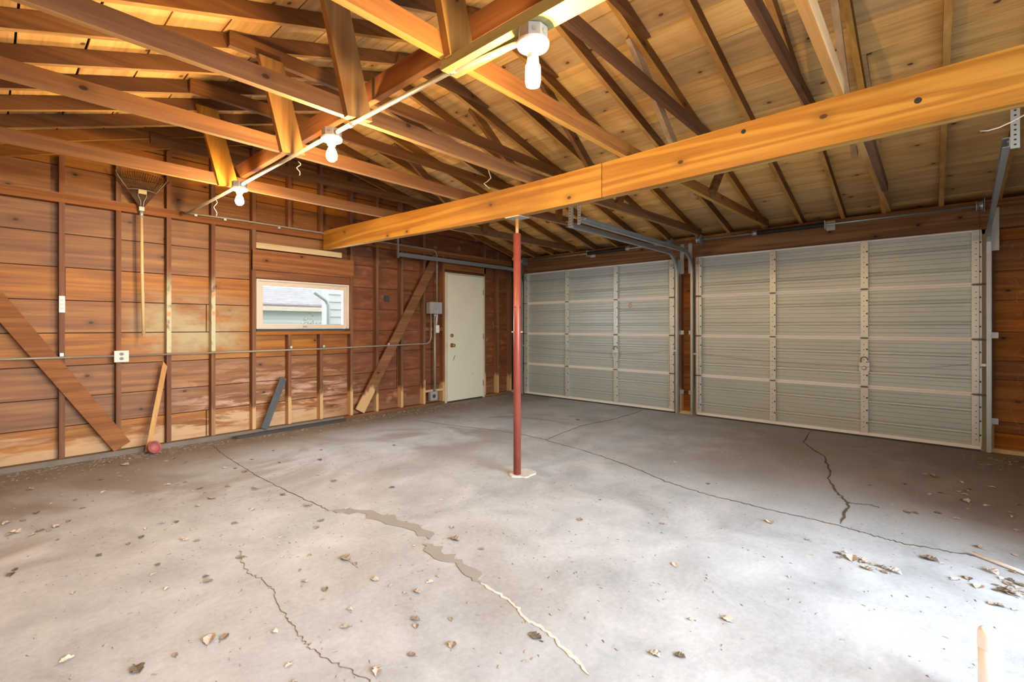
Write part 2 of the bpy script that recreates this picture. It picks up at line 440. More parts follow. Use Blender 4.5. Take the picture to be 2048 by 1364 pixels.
# ------------------------------------------------------------------ geometry constants (metres)
YS, YF = -0.21, -0.30              # gable: face of the boards, face of the studs
YB = -7.30                          # inside of the wall behind the camera
XL = -6.86                          # inside of the eave wall beside the camera
RX = -3.95                          # ridge line
def zl(x): return 2.88 + 0.338 * (x + 5.4)      # underside of the rafters, left slope
def zr(x): return 2.43 - 0.238 * x              # underside of the rafters, right slope
def zroof(x): return zl(x) if x < RX else zr(x)
RD = 0.094                          # rafter depth measured plumb
def gk(k): return -1.62 - 0.4064 * k
def lerp(tab, v):
    for (a, b), (c, d) in zip(tab, tab[1:]):
        if (a - v) * (c - v) <= 0: return b + (d - b) * (v - a) / (c - a)
    return tab[0][1] if abs(v - tab[0][0]) < abs(v - tab[-1][0]) else tab[-1][1]
BT = [(-0.2, 2.398), (-1.6, 2.366), (-2.8, 2.332), (-3.6, 2.318), (-4.4, 2.321), (-5.2, 2.337), (-6.3, 2.350), (-7.3, 2.360)]

# ------------------------------------------------------------------ floor
floor = tag(MB().box(XL - 0.15, 0.45, YB - 0.5, 0.0, -0.15, 0.0).build('floor', 'concrete'),
            'stained grey concrete garage floor with long cracks', 'floor', None, 'structure')
def ribbon(name, pts, wid, mat, z=0.0022, jag=0.5, sub=6, seed=1, taper=True):
    r = random.Random(seed)
    P = []
    for (a, b), (c, d) in zip(pts, pts[1:]):
        for i in range(sub):
            t = i / sub; P.append((a + (c-a)*t, b + (d-b)*t))
    P.append(pts[-1])
    mb = MB(); L = []; Rr = []
    n = len(P)
    for i, p in enumerate(P):
        q0 = P[max(i-1, 0)]; q1 = P[min(i+1, n-1)]
        dx, dy = q1[0]-q0[0], q1[1]-q0[1]; l = math.hypot(dx, dy) or 1
        nx, ny = -dy/l, dx/l
        off = r.uniform(-1, 1) * wid * jag
        k = min(1, min(i, n-1-i) / 3.0 + 0.15) if taper else 1
        wl = wid * k * r.uniform(0.3, 1.0); wr = wid * k * r.uniform(0.3, 1.0)
        L.append((p[0] + nx*(off+wl), p[1] + ny*(off+wl))); Rr.append((p[0] + nx*(off-wr), p[1] + ny*(off-wr)))
    vs_ = [(x, y, z) for x, y in L] + [(x, y, z) for x, y in Rr] + [(x, y, -0.01) for x, y in L] + [(x, y, -0.01) for x, y in Rr]
    fs = []
    for i in range(n-1):
        fs += [(i, i+1, n+i+1, n+i), (i, 2*n+i, 2*n+i+1, i+1), (n+i, n+i+1, 3*n+i+1, 3*n+i)]
    mb.add(vs_, fs)
    return mb.build(name, mat, floor)
CRACKS = [
 [(-4.837,-0.551),(-4.88,-0.928),(-4.9,-1.4),(-4.912,-1.95),(-4.903,-2.364),(-4.895,-2.682),(-4.875,-2.939),(-4.876,-3.065)],
 [(-2.691,-1.04),(-2.591,-1.655),(-2.425,-2.292),(-2.385,-2.635),(-2.418,-2.941),(-2.523,-3.565),(-2.616,-3.885),(-2.746,-4.236),(-2.852,-4.455),(-2.915,-4.746),(-2.932,-4.891),(-2.929,-5.022),(-2.941,-5.267),(-2.931,-5.432),(-2.93,-5.587),(-2.953,-5.687),(-2.965,-5.78),(-2.974,-5.89),(-2.955,-5.973),(-2.934,-6.073),(-2.897,-6.189)],
 [(-0.036,-4.963),(-0.715,-5.008),(-0.989,-5.144),(-1.176,-5.253),(-1.492,-5.324),(-1.723,-5.381),(-1.919,-5.39),(-2.14,-5.455),(-2.299,-5.511),(-2.423,-5.56),(-2.542,-5.587),(-2.713,-5.582),(-2.896,-5.583)],
 [(-0.02,-2.88),(-0.354,-2.922),(-0.917,-2.927),(-1.309,-2.868),(-1.606,-2.843),(-2.086,-2.896),(-2.411,-2.949)],
 [(-5.459,-3.232),(-5.497,-3.374),(-5.514,-3.521),(-5.488,-3.619),(-5.494,-3.752),(-5.527,-3.916),(-5.542,-4.076),(-5.555,-4.189),(-5.558,-4.262),(-5.548,-4.36),(-5.521,-4.454),(-5.5,-4.566),(-5.491,-4.658)],
 [(-2.438,-5.556),(-2.437,-5.612),(-2.392,-5.689),(-2.413,-5.744)]]
for i, (c, w) in enumerate(zip(CRACKS, (0.0038, 0.0058, 0.009, 0.005, 0.0018, 0.004))):
    ribbon('floor_crack', c, w, 'crackdirt' if i != 4 else 'finecrack', 0.0022 + 0.0002*i, (1.5, 1.5, 0.8, 1.5, 4.0, 1.5)[i], 9 if i != 2 else 4, 10+i)
ribbon('mortar_patch', [(-4.882,-3.058),(-4.815,-3.159),(-4.73,-3.29),(-4.689,-3.454),(-4.684,-3.657),(-4.667,-3.779),(-4.686,-3.883)], 0.062, 'mortar', 0.0042, 0.25, 3, 31)
ribbon('mortar_patch', [(-4.747,-3.907),(-4.755,-4.003),(-4.77,-4.125),(-4.763,-4.232),(-4.795,-4.34),(-4.828,-4.415)], 0.055, 'mortar', 0.0042, 0.25, 3, 32)
ribbon('pale_crack_filler', [(-4.818,-4.415),(-4.829,-4.508),(-4.829,-4.591),(-4.855,-4.684),(-4.889,-4.758),(-4.882,-4.838),(-4.914,-4.936),(-4.948,-5.039),(-4.975,-5.119)], 0.011, 'filler', 0.003, 0.5, 5, 33)
pm = MB()
r0 = random.Random(5)
ring = [(-3.47 + (0.085 + r0.uniform(-0.012, 0.02)) * math.cos(a) + (0.05 if math.cos(a) > 0.3 else 0), -3.50 + (0.085 + r0.uniform(-0.015, 0.02)) * math.sin(a)) for a in [2*PI*i/22 for i in range(22)]]
pm.prism_z(ring, -0.005, 0.009).build('post_footing_patch', 'filler', floor)

# ------------------------------------------------------------------ gable wall with window and side door
OPN = [(-4.336, -3.178, 1.15, 1.755), (-1.575, -0.70, -0.2, 2.06)]      # window, door: x0,x1,z0,z1
def roofx(z):
    # deck underside limits at height z
    a = (z - RD - 2.88) / 0.338 - 5.4; b = (2.43 + RD - z) / 0.238
    return max(XL - 0.1, a), min(0.42, b)
wall_left = MB()
xs = sorted({XL - 0.1, 0.14, RX} | {v for o in OPN for v in o[:2]})
for x0, x1 in zip(xs, xs[1:]):
    segs = [(-0.1, None)]
    for o in OPN:
        if x0 >= o[0] - 1e-6 and x1 <= o[1] + 1e-6: segs = [(-0.1, o[2]), (o[3], None)]
    for a, b in segs:
        if b is None: wall_left.prism_y([(x0, a), (x1, a), (x1, zroof(x1) + RD), (x0, zroof(x0) + RD)], -0.186, -0.12)
        elif b > a: wall_left.box(x0, x1, -0.186, -0.12, a, b)
wall_left = tag(wall_left.build('wall_left', 'outwall'), 'gable end wall of wide red-brown boards on open studs', 'wall', None, 'structure')
ROWS = [0.02, 0.31, 0.567, 0.85, 1.146, 1.44, 1.735, 2.035, 2.335, 2.64, 2.935, 3.23, 3.52]
rs = random.Random(3)
for z0, z1 in zip(ROWS, ROWS[1:]):
    zm = (z0 + z1) / 2
    a0, b0 = roofx(z0); a1, b1 = roofx(z1)
    if a0 >= b0: continue
    if a1 >= b1: a1 = b1 = RX
    cuts = [a0, b0] if z0 > 2.3 else [XL, 0.14]
    joint = rs.choice([-5.9, -4.8, -3.97, -2.4, -2.78]) if z0 < 2.9 else None
    runs = [(cuts[0], joint), (joint, cuts[1])] if joint else [(cuts[0], cuts[1])]
    out = []
    for ra, rb in runs:
        pieces = [(ra, rb)]
        for o in OPN:
            if min(z1, o[3]) - max(z0, o[2]) > 0.02:
                np_ = []
                for pa, pb in pieces:
                    if pb <= o[0] or pa >= o[1]: np_.append((pa, pb)); continue
                    if pa < o[0]: np_.append((pa, o[0]))
                    if pb > o[1]: np_.append((o[1], pb))
                pieces = np_
        out += pieces
    for pa, pb in out:
        if pb - pa < 0.02: continue
        g = 0.0045; dy = rs.uniform(-0.003, 0.003)
        ta = a1 if (z0 > 2.3 and abs(pa - a0) < 1e-6) else pa
        tb = b1 if (z0 > 2.3 and abs(pb - b0) < 1e-6) else pb
        MB().prism_y([(pa + g, z0 + g), (pb - g, z0 + g), (tb - g, z1 - g), (ta + g, z1 - g)], YS + dy, -0.186).build('siding_board', 'siding', wall_left)
    # filler pieces above or below an opening where the row is only partly cut
    for o in OPN:
        for za, zb in ((z0, min(z1, o[2])), (max(z0, o[3]), z1)):
            if zb - za > 0.03 and min(z1, o[3]) - max(z0, o[2]) > 0.02:
                MB().box(o[0] + 0.003, o[1] - 0.003, YS, -0.186, za + 0.003, zb - 0.003).build('siding_board', 'siding', wall_left)
# studs: right edge x
ST = [-6.30, -5.906, -5.52, -5.129, -4.739, -4.336, -3.94, -3.551, -3.14, -2.756, -2.35, -1.95, -1.575, -0.662, -0.338, -0.003]
for i, r in enumerate(ST):
    top = 2.295
    if r in (-3.94, -3.551): top = 1.108
    mat = 'stud_painted' if i in (3, 4) else 'stud'
    bx('wall_stud', mat, wall_left, r - 0.038, r, YF, YS - 0.004, 0.035, top)
    if r not in (-1.575,) and zroof(r) > 2.45:
        x0 = r - 0.038
        MB().prism_y([(x0, 2.381), (r, 2.381), (r, zroof(r) - 0.002), (x0, zroof(x0) - 0.002)], YF, YS - 0.004).build('gable_stud', 'stud', wall_left)
bx('top_plate', 'plate', wall_left, XL, 0.0, YF - 0.006, YS - 0.004, 2.295, 2.337)
bx('top_plate', 'plate', wall_left, XL, 0.0, YF - 0.002, YS - 0.004, 2.339, 2.381)
bx('sill_plate', 'plate', wall_left, XL, -1.575, YF, YS - 0.004, 0.0, 0.034)
bx('sill_plate', 'plate', wall_left, -0.70, 0.0, YF, YS - 0.004, 0.0, 0.034)
bx('window_header', 'header', wall_left, -4.374, -3.135, YF - 0.008, YS - 0.06, 1.845, 2.075)
bx('window_header_filler', 'header', wall_left, -4.336, -3.178, YF + 0.02, YS - 0.004, 1.757, 1.843)
bx('window_sill_plate', 'header', wall_left, -4.336, -3.178, YF - 0.004, YS - 0.004, 1.108, 1.146)
bx('nailer_board', 'pale', wall_left, -4.34, -3.31, YF - 0.02, YF - 0.001, 2.09, 2.155)
bx('door_header', 'header', wall_left, -1.575, -0.662, YF, YS - 0.004, 2.10, 2.20)
bx('blocking', 'pale', wall_left, -1.95, -1.613, YF + 0.005, YS - 0.01, 0.205, 0.235)
bx('blocking', 'stud', wall_left, -1.95, -1.613, YF + 0.005, YS - 0.01, 1.135, 1.19)
def brace(a, b, w, y0, y1, parent, mat='brace', name='diagonal_brace', z=None):
    a = Vector((a[0], 0, a[1])); b = Vector((b[0], 0, b[1])); d = (b - a).normalized(); n = Vector((-d.z, 0, d.x)) * w / 2
    q = [a - n, b - n, b + n, a + n]
    return MB().prism_y([(p.x, p.z) for p in q], y0, y1).build(name, mat, parent)
brace((-6.83, 2.27), (-5.515, 0.075), 0.14, YF - 0.022, YF - 0.001, wall_left)
brace((-1.745, 2.285), (-3.05, 0.075), 0.14, YF - 0.022, YF - 0.001, wall_left)
bx('concrete_curb', 'curb', wall_left, XL, -3.3, YF - 0.05, YF - 0.001, 0.0, 0.045)
for x, z in ((-5.17, 1.33), (-4.775, 1.55), (-4.775, 1.345)):
    bx('orange_paint_mark', 'orangepaint', wall_left, x + 0.004, x + 0.038, YF - 0.0015, YF + 0.002, z - 0.02, z + 0.02)
bx('dark_hook_plate', 'blackrubber', wall_left, -2.615, -2.535, YS - 0.012, YS - 0.003, 1.555, 1.64)

# window
w = empty('window_1', 'small horizontal awning window with cream painted frame in the gable wall', 'window', None, 'structure', (-3.757, -0.25, 1.45))
def wbox(name, mat, *a):
    o = MB().box(*a).build(name, mat); o.parent = w; o.matrix_parent_inverse = Matrix.Translation((3.757, 0.25, -1.45)); return o
fx0, fx1, fz0, fz1 = -4.326, -3.188, 1.152, 1.748
wbox('window_frame', 'sash', fx0, fx1, -0.285, -0.16, fz1 - 0.022, fz1)
wbox('window_frame', 'sash', fx0, fx0 + 0.022, -0.285, -0.16, fz0 + 0.025, fz1 - 0.0225)
wbox('window_frame', 'sash', fx1 - 0.022, fx1, -0.285, -0.16, fz0 + 0.025, fz1 - 0.0225)
wbox('window_sill', 'blackrubber', fx0, fx1, -0.285, -0.16, fz0, fz0 + 0.0245)
sx0, sx1, sz0, sz1 = fx0 + 0.024, fx1 - 0.024, fz0 + 0.027, fz1 - 0.024
wbox('sash_rail', 'sash', sx0, sx1, -0.265, -0.225, sz0, sz0 + 0.052)
wbox('sash_rail', 'sash', sx0, sx1, -0.265, -0.225, sz1 - 0.052, sz1)
wbox('sash_stile', 'sash', sx0, sx0 + 0.052, -0.265, -0.225, sz0 + 0.0525, sz1 - 0.0525)
wbox('sash_stile', 'sash', sx1 - 0.052, sx1, -0.265, -0.225, sz0 + 0.0525, sz1 - 0.0525)
wbox('glass_pane', 'glass', sx0 + 0.053, sx1 - 0.053, -0.246, -0.242, sz0 + 0.053, sz1 - 0.053)
wbox('latch', 'galv', -3.79, -3.74, -0.275, -0.2655, sz0 + 0.015, sz0 + 0.035)

# side door
d3 = empty('door_3', 'cream painted flush door with brass knob and deadbolt', 'door', None, 'structure')
slab = MB().box(-1.532, -0.748, -0.318, -0.275, 0.022, 2.033).build('door_slab', 'door_paint', d3)
bx('door_jamb', 'jamb', d3, -1.573, -1.537, -0.312, -0.195, 0.0, 2.056)
bx('door_jamb', 'jamb', d3, -0.743, -0.702, -0.312, -0.195, 0.0, 2.056)
bx('door_jamb', 'jamb', d3, -1.536, -0.744, -0.312, -0.195, 2.038, 2.056)
bx('threshold', 'blackrubber', d3, -1.536, -0.744, -0.30, -0.2, 0.0, 0.012)
bx('door_backing', 'outwall', d3, -1.536, -0.744, -0.27, -0.22, 0.0125, 2.035)
for z in (1.781, 1.033, 0.25):
    h = bx('hinge', 'brass', d3, -0.752, -0.738, -0.327, -0.3185, z - 0.045, z + 0.045)
kb = MB().lathe([(0.0, -0.392), (0.018, -0.392), (0.027, -0.38), (0.028, -0.368), (0.020, -0.358), (0.012, -0.350), (0.012, -0.328), (0.033, -0.326), (0.034, -0.3185), (0.0, -0.3185)], (-1.447, 0, 0.905), 18, 'y').build('door_knob', 'brass', slab)
MB().lathe([(0.0, -0.339), (0.022, -0.339), (0.029, -0.331), (0.03, -0.3185), (0.0, -0.3185)], (-1.447, 0, 1.06), 18, 'y').build('deadbolt', 'brass', slab)
bx('strike_plate', 'brass', d3, -1.5365, -1.533, -0.3175, -0.285, 0.87, 0.94)
rm = random.Random(8)
mk = MB()
for x, z, s in ((-1.40, 0.70, 0.03), (-1.385, 0.73, 0.025), (-1.42, 0.67, 0.022), (-1.0, 0.42, 0.014), (-0.98, 0.43, 0.01), (-1.28, 0.5, 0.007), (-1.1, 0.47, 0.006), (-1.2, 0.2, 0.006), (-1.3, 0.3, 0.005)):
    mk.add([(x - s*0.3, -0.3186, z - s), (x + s*0.25, -0.3186, z - s*0.4), (x + s*0.5, -0.3186, z + s), (x - s*0.1, -0.3186, z + s*0.2)], [(0, 1, 2, 3)])
mk.build('paint_chips', 'darkmark', slab)

# ------------------------------------------------------------------ garage door wall
wall_right = MB()
for y0, y1 in ((-0.60, 0.02), (-3.64, -3.33), (YB - 0.1, -6.355)):
    wall_right.box(0.161, 0.2, y0, y1, -0.1, 2.36)
wall_right.box(0.161, 0.2, YB - 0.1, 0.02, 2.14, 2.4)
wall_right.box(0.30, 0.36, YB - 0.1, 0.02, 2.2, 2.45)
wall_right.box(0.2, 0.30, YB - 0.1, 0.02, 2.2, 2.25)
wall_right = tag(wall_right.build('wall_right', 'outwall'), 'front wall of red-brown boards framing the two garage doors', 'wall', None, 'structure')
RW = [0.03, 0.18, 0.29, 0.694, 0.875, 1.152, 1.457, 1.739, 2.03, 2.32]
for y0, y1 in ((-0.58, -0.215), (-3.63, -3.34), (YB, -6.38)):
    for z0, z1 in zip(RW, RW[1:]):
        bx('siding_board', 'siding_y', wall_right, 0.14 + rs.uniform(-0.003, 0.003), 0.16, y0 + 0.002, y1 - 0.002, z0 + 0.003, z1 - 0.003)
for y0, y1 in ((-0.56, -0.522), (-0.36, -0.322), (-3.41, -3.372), (-3.60, -3.562), (-6.445, -6.407), (-7.2, -7.162)):
    bx('wall_stud', 'stud', wall_right, 0.052, 0.138, y0, y1, 0.04, 2.13)
for y0, y1 in ((-0.58, -0.22), (-3.63, -3.34), (YB, -6.372)):
    bx('sill_plate', 'pale', wall_right, 0.05, 0.138, y0, y1, 0.0, 0.038)
for ye, sg in ((-0.596, 1), (-3.334, -1), (-3.633, 1), (-6.358, -1)):
    bx('door_stop', 'jamb', wall_right, 0.0515, 0.075, *sorted((ye - sg*0.03, ye + sg*0.034)), 0.0, 2.139)
for ya, yb in ((-3.36, -0.57), (-6.385, -3.61)):
    bx('door_stop', 'jamb', wall_right, 0.0515, 0.075, ya, yb, 2.10, 2.139)
bx('door_header', 'header_y', wall_right, 0.05, 0.138, -3.50, -0.30, 2.14, 2.385)
bx('door_header', 'header_y', wall_right, 0.05, 0.138, YB, -3.502, 2.14, 2.385)
bx('top_plate', 'header_y', wall_right, 0.056, 0.15, YB, -0.30, 2.387, 2.424)
for k in range(-3, 14):
    ya = gk(k) + 0.038; yb = gk(k - 1)
    bx('frieze_block', 'siding_y', wall_right, 0.215, 0.235, gk(k) + 0.04, min(gk(k) + 0.4064, -0.19) - 0.002, 2.26, 2.45)

def c_tube(pts, y, w, t, mb, side=1):
    # open channel rolled along an x,z path: web plus two lips
    n = len(pts)
    prof = [(-w/2, 0.0), (-w/2, t), (w/2, t), (w/2, 0.0), (w/2 - 0.004, 0.0), (w/2 - 0.004, t - 0.004), (-w/2 + 0.004, t - 0.004), (-w/2 + 0.004, 0.0)]
    vs_ = []; m = len(prof)
    for i, (x, z) in enumerate(pts):
        x0, z0 = pts[max(i-1, 0)]; x1, z1 = pts[min(i+1, n-1)]
        dx, dz = x1-x0, z1-z0; l = math.hypot(dx, dz)
        nx, nz = -dz/l, dx/l
        for a, b in prof:
            vs_.append((x + nx*a, y + side*b, z + nz*a))
    fs = [(i*m+k, i*m+(k+1) % m, (i+1)*m+(k+1) % m, (i+1)*m+k) for i in range(n-1) for k in range(m)]
    fs += [tuple(range(m)), tuple(range((n-1)*m, n*m))[::-1]]
    mb.add(vs_, fs)

def perforated(mb_bar, mb_hole, x, y0, y1, z0, z1, face):
    mb_bar.box(x, x + 0.003, y0, y1, z0, z1)
    ye = y1 if face > 0 else y0
    mb_bar.box(x + 0.0031, x + 0.032, min(ye, ye - 0.003*face), max(ye, ye - 0.003*face), z0, z1)
    z = z0 + 0.02
    while z < z1 - 0.01:
        mb_hole.box(x - 0.0008, x - 0.0002, (y0+y1)/2 - 0.005, (y0+y1)/2 + 0.005, z - 0.004, z + 0.004); z += 0.026

HD = 2.14
FR = [0.0, 0.10, 0.18, 0.26, 0.39, 0.48, 0.57, 0.67, 0.80, 0.89, 1.0]
def section_profile(z0, z1):
    h = z1 - z0; pts = []
    def Z(f): return z1 - f * h
    x = 0.036
    pts.append((x, Z(0.0)))
    for f in FR[1:-1]:
        if f in (0.26, 0.67):
            pts += [(x, Z(f - 0.008)), (x + 0.010, Z(f)), (x + 0.010, Z(f + 0.012)), (x - 0.010, Z(f + 0.02)), (x - 0.012, Z(f + 0.055)), (x, Z(f + 0.075))]
        else:
            pts += [(x, Z(f - 0.005)), (x + 0.0035, Z(f)), (x, Z(f + 0.005))]
    pts.append((x, Z(1.0)))
    return pts
def garage_door(name, label, ya, yb, lockz, stylepos):
    d = empty(name, label, 'garage door', None, 'structure', (0, (ya+yb)/2, 0))
    inv = Matrix.Translation((0, -(ya+yb)/2, 0))
    def put(mb, nm, mat, parent=d):
        o = mb.build(nm, mat); o.parent = parent
        if parent is d: o.matrix_parent_inverse = inv
        return o
    zs = [0.018 + (HD - 0.018) * i / 4 for i in range(5)]
    for i in range(4):
        z0, z1 = zs[i] + 0.001, zs[i+1] - 0.001
        pr_ = section_profile(z0, z1)
        poly = pr_ + [(0.043, z0), (0.043, z0 - 0.006), (0.05, z0 - 0.006), (0.05, z1 - 0.008), (0.043, z1 - 0.008), (0.043, z1)]
        mb = MB().prism_y(poly, ya + 0.004, yb - 0.004)
        sec = put(mb, 'door_section', 'panel')
        for a, b, mt in ((z0, z0 + (0.034 if i == 0 else 0.019), 'rail'), (z1 - 0.019, z1, 'rail')):
            put(MB().box(0.012, 0.034, ya + 0.004, yb - 0.004, a, b), 'section_rail', mt)
        for si, (s0, s1) in enumerate(stylepos):
            mb = MB(); zA, zB = z0 + 0.012, z1 - 0.012
            if i == 0: zA += 0.02
            mb.box(0.0, 0.003, s0, s1, zA, zB); mb.box(0.003, 0.035, s0, s0 + 0.003, zA, zB); mb.box(0.003, 0.035, s1 - 0.003, s1, zA, zB)
            st = put(mb, 'door_stile', 'stile')
            hb = MB(); yc = (s0 + s1) / 2 + 0.004
            z = zA + 0.06
            while z < zB - 0.04:
                hb.box(-0.0012, -0.0002, yc - 0.004, yc + 0.004, z - 0.004, z + 0.004); z += 0.055
            for f in (0.22, 0.5, 0.78):
                zc = zA + (zB - zA) * f
                hb.box(-0.0012, -0.0002, s0 + 0.004, s0 + 0.018, zc - 0.008, zc + 0.008)
            o = put(hb, 'punched_holes', 'hole', st); o['kind'] = 'stuff'
            if i < 3:
                hm = MB().box(-0.006, -0.0015, s0 + 0.006, s1 - 0.006, z1 - 0.007, z1 + 0.009)
                hm.tube([(-0.008, s0 - 0.002, z1 + 0.001), (-0.008, s1 + 0.002, z1 + 0.001)], 0.004, 8)
                put(hm, 'hinge', 'rust')
    # rollers shafts beside the end stiles
    for z in zs[1:4]:
        for ye, sg in ((ya, -1), (yb, 1)):
            put(MB().tube([(-0.012, ye - sg*0.05, z), (-0.012, ye + sg*0.03, z)], 0.006, 8), 'roller', 'rust')
    # top roller brackets, bottom weather seal
    for ye, sg in ((ya, 1), (yb, -1)):
        e0, e1 = sorted((ye + sg*0.004, ye + sg*0.062))
        put(MB().box(-0.014, -0.001, e0, e1, HD - 0.105, HD - 0.06), 'roller_bracket', 'galv')
    put(MB().box(0.012, 0.05, ya + 0.004, yb - 0.004, 0.0, 0.0175), 'bottom_seal', 'blackrubber')
    # lock plate, lock cables, side latches
    yl = (stylepos[1][0] + stylepos[1][1]) / 2
    lm = MB().box(-0.012, -0.0015, yl - 0.045, yl + 0.045, lockz - 0.05, lockz + 0.045)
    lm.lathe([(0.0, -0.022), (0.02, -0.022), (0.024, -0.0125), (0.0, -0.0125)], (0, yl, lockz - 0.015), 14, 'x')
    lk = put(lm, 'lock_plate', 'galv_light')
    hk = [(-0.01, yl + 0.03*math.cos(t), lockz + 0.075 + 0.03*math.sin(t)) for t in [PI*i/8 - 0.2 for i in range(10)]]
    put(MB().tube([(-0.01, yl + 0.028, lockz + 0.046)] + hk, 0.006, 7), 'lock_handle', 'rust', lk)
    for ye, sg in ((ya, 1), (yb, -1)):
        z2 = lockz + 0.07
        y2 = ye + sg * 0.09
        cab = [(-0.013 - 0.006*math.sin(PI*i/8), yl + (y2 - yl)*i/8, lockz + (z2 - lockz)*(i/8)**1.3 - 0.02*math.sin(PI*i/8)) for i in range(9)]
        put(MB().tube(cab, 0.0018, 5), 'lock_cable', 'darkwire')
        e0, e1 = sorted((ye - sg*0.045, ye + sg*0.07))
        lt = MB().box(-0.012, -0.0016, *sorted((ye + sg*0.01, ye + sg*0.068)), lockz + 0.03, lockz + 0.11)
        lt.box(-0.02, -0.0125, e0, e1, lockz + 0.055, lockz + 0.08)
        put(lt, 'side_latch', 'galv_light')
    return d, put
# door_1: far door, door_2: near door
d1, put1 = garage_door('door_1', 'grey sectional garage door beside the gable wall', -3.334, -0.596, 0.80,
    [(-3.334, -3.258), (-2.455, -2.388), (-1.555, -1.488), (-0.672, -0.596)])
d2, put2 = garage_door('door_2', 'grey sectional garage door farther from the gable wall', -6.358, -3.633, 0.768,
    [(-6.358, -6.288), (-5.487, -5.42), (-4.592, -4.528), (-3.706, -3.633)])
six = [(0.034, -2.645 - 0.024*math.cos(a), 1.512 + 0.026*math.sin(a)) for a in [PI/2 + 2*PI*i/12 for i in range(13)]]
six += [(0.034, -2.63, 1.535), (0.034, -2.632, 1.552), (0.034, -2.65, 1.562), (0.034, -2.665, 1.558)]
put1(MB().tube(six, 0.006, 6), 'painted_numeral', 'orangepaint')

def track(label, y, side, xend, z=2.2, hang=None, toe=0.0):
    t = empty('door_track', label, 'door track', 'garage door tracks', None, (-0.03, y, 0))
    inv = Matrix.Translation((0.03, -y, 0))
    def put(mb, nm, mat):
        o = mb.build(nm, mat); o.parent = t; o.matrix_parent_inverse = inv; return o
    R = 0.30
    vert = [(-0.012, 0.01 + (z - R - 0.01)*i/4) for i in range(5)]
    mb = MB(); c_tube(vert, y, 0.052, 0.03, mb, side); put(mb, 'vertical_track', 'galv')
    arc = [(-0.012 - R + R*math.cos(a), z - R + R*math.sin(a)) for a in [PI/2*i/8 for i in range(9)]]
    horiz = arc + [(-0.6, z), (-1.5, z - 0.004), (xend, z - 0.008)]
    mb = MB(); c_tube(horiz, y, 0.052, 0.03, mb, side)
    mb.v = [(a, b + toe * max(0, (a + 0.3) / (xend + 0.3)), c) for a, b, c in mb.v]
    put(mb, 'horizontal_track', 'galv')
    # wall angle behind the vertical track
    ya, yb = sorted((y + side*0.031, y + side*0.036))
    mb = MB().box(-0.02, 0.05, ya, yb, 0.02, 2.12)
    fl = MB()
    put(mb, 'wall_angle', 'galv')
    for zb in (0.30, 1.12):
        yy = sorted((y + side*0.0365, y + side*0.085))
        put(MB().box(0.044, 0.0505, *yy, zb - 0.028, zb + 0.028), 'jamb_bracket', 'galv')
    yy = sorted((y + side*0.0365, y + side*0.09))
    put(MB().box(0.04, 0.0475, *yy, 1.93, 2.34), 'flag_bracket', 'galv')
    hb, hh = MB(), MB()
    zt = 2.0
    yh = y + toe
    perforated(hb, hh, xend + 0.005, *sorted((yh + side*0.031, yh + side*0.066)), z - 0.045, hang, side)
    ph = put(hb, 'perforated_hanger', 'galv_light')
    o = hh.build('hanger_holes', 'hole', ph); o['kind'] = 'stuff'
    put(MB().tube([(xend + 0.02, yh - 0.02, z), (xend + 0.02, yh + 0.045*side, z)], 0.007, 8), 'hanger_bolt', 'galv')
    return t
track('galvanized door track running along the gable wall', -0.566, 1, -2.60, 2.2, 2.47)
track('galvanized track left of the boarded pillar between the garage doors', -3.364, -1, -2.64, 2.2, 2.50)
track('galvanized track right of the boarded pillar between the garage doors', -3.603, 1, -2.70, 2.2, 2.50)
track('galvanized track with bright perforated hanger at the boarded end wall corner', -6.388, -1, -2.72, 2.2, 2.52, 0.105)

def torsion(label, y0, y1, spring, brk):
    t = empty('torsion_shaft', label, 'torsion shaft', None, None, (-0.05, (y0+y1)/2, 2.355))
    inv = Matrix.Translation((0.05, -(y0+y1)/2, -2.355))
    def put(mb, nm, mat):
        o = mb.build(nm, mat); o.parent = t; o.matrix_parent_inverse = inv; return o
    put(MB().tube([(-0.05, y0, 2.355), (-0.05, y1, 2.355)], 0.0125, 10), 'shaft', 'galv')
    if spring:
        a, b = spring; pts = []
        n = 44
        mb = MB().tube([(-0.05, a, 2.355), (-0.05, b, 2.355)], 0.024, 12)
        for i in range(n):
            yc = a + (b - a) * (i + 0.5) / n
            mb.lathe([(0.024, -0.006), (0.029, 0.0), (0.024, 0.006)], (-0.05, yc, 2.355), 12, 'y')
        put(mb, 'spring', 'spring')
        put(MB().lathe([(0.013, -0.03), (0.03, -0.03), (0.033, 0.0), (0.03, 0.03), (0.013, 0.03)], (-0.05, spring[1] + (0.03 if spring[1] > spring[0] else -0.03), 2.355), 14, 'y'), 'winding_cone', 'galv')
    mb = MB().box(-0.075, 0.049, brk - 0.003, brk + 0.003, 2.31, 2.40)
    mb.box(0.040, 0.0485, brk - 0.085, brk - 0.003, 2.30, 2.36); mb.box(0.040, 0.0485, brk - 0.085, brk - 0.003, 2.365, 2.405)
    put(mb, 'centre_bracket', 'galv_light')
    for ye in (y0 + 0.03, y1 - 0.03):
        put(MB().lathe([(0.014, -0.025), (0.05, -0.025), (0.052, -0.018), (0.04, -0.012), (0.04, 0.012), (0.052, 0.018), (0.05, 0.025), (0.014, 0.025)], (-0.05, ye, 2.355), 16, 'y'), 'cable_drum', 'galv')
        put(MB().box(-0.09, 0.0485, ye - 0.034, ye - 0.030, 2.29, 2.42), 'end_bearing_plate', 'galv')
        put(MB().tube([(-0.0895, ye, 2.345), (-0.06, ye, 1.2), (-0.045, ye, 0.1)], 0.0022, 5), 'lift_cable', 'darkwire')
torsion('torsion shaft with black coil spring above the garage door farther from the gable wall', -6.37, -3.66, (-5.10, -4.40), -5.10)
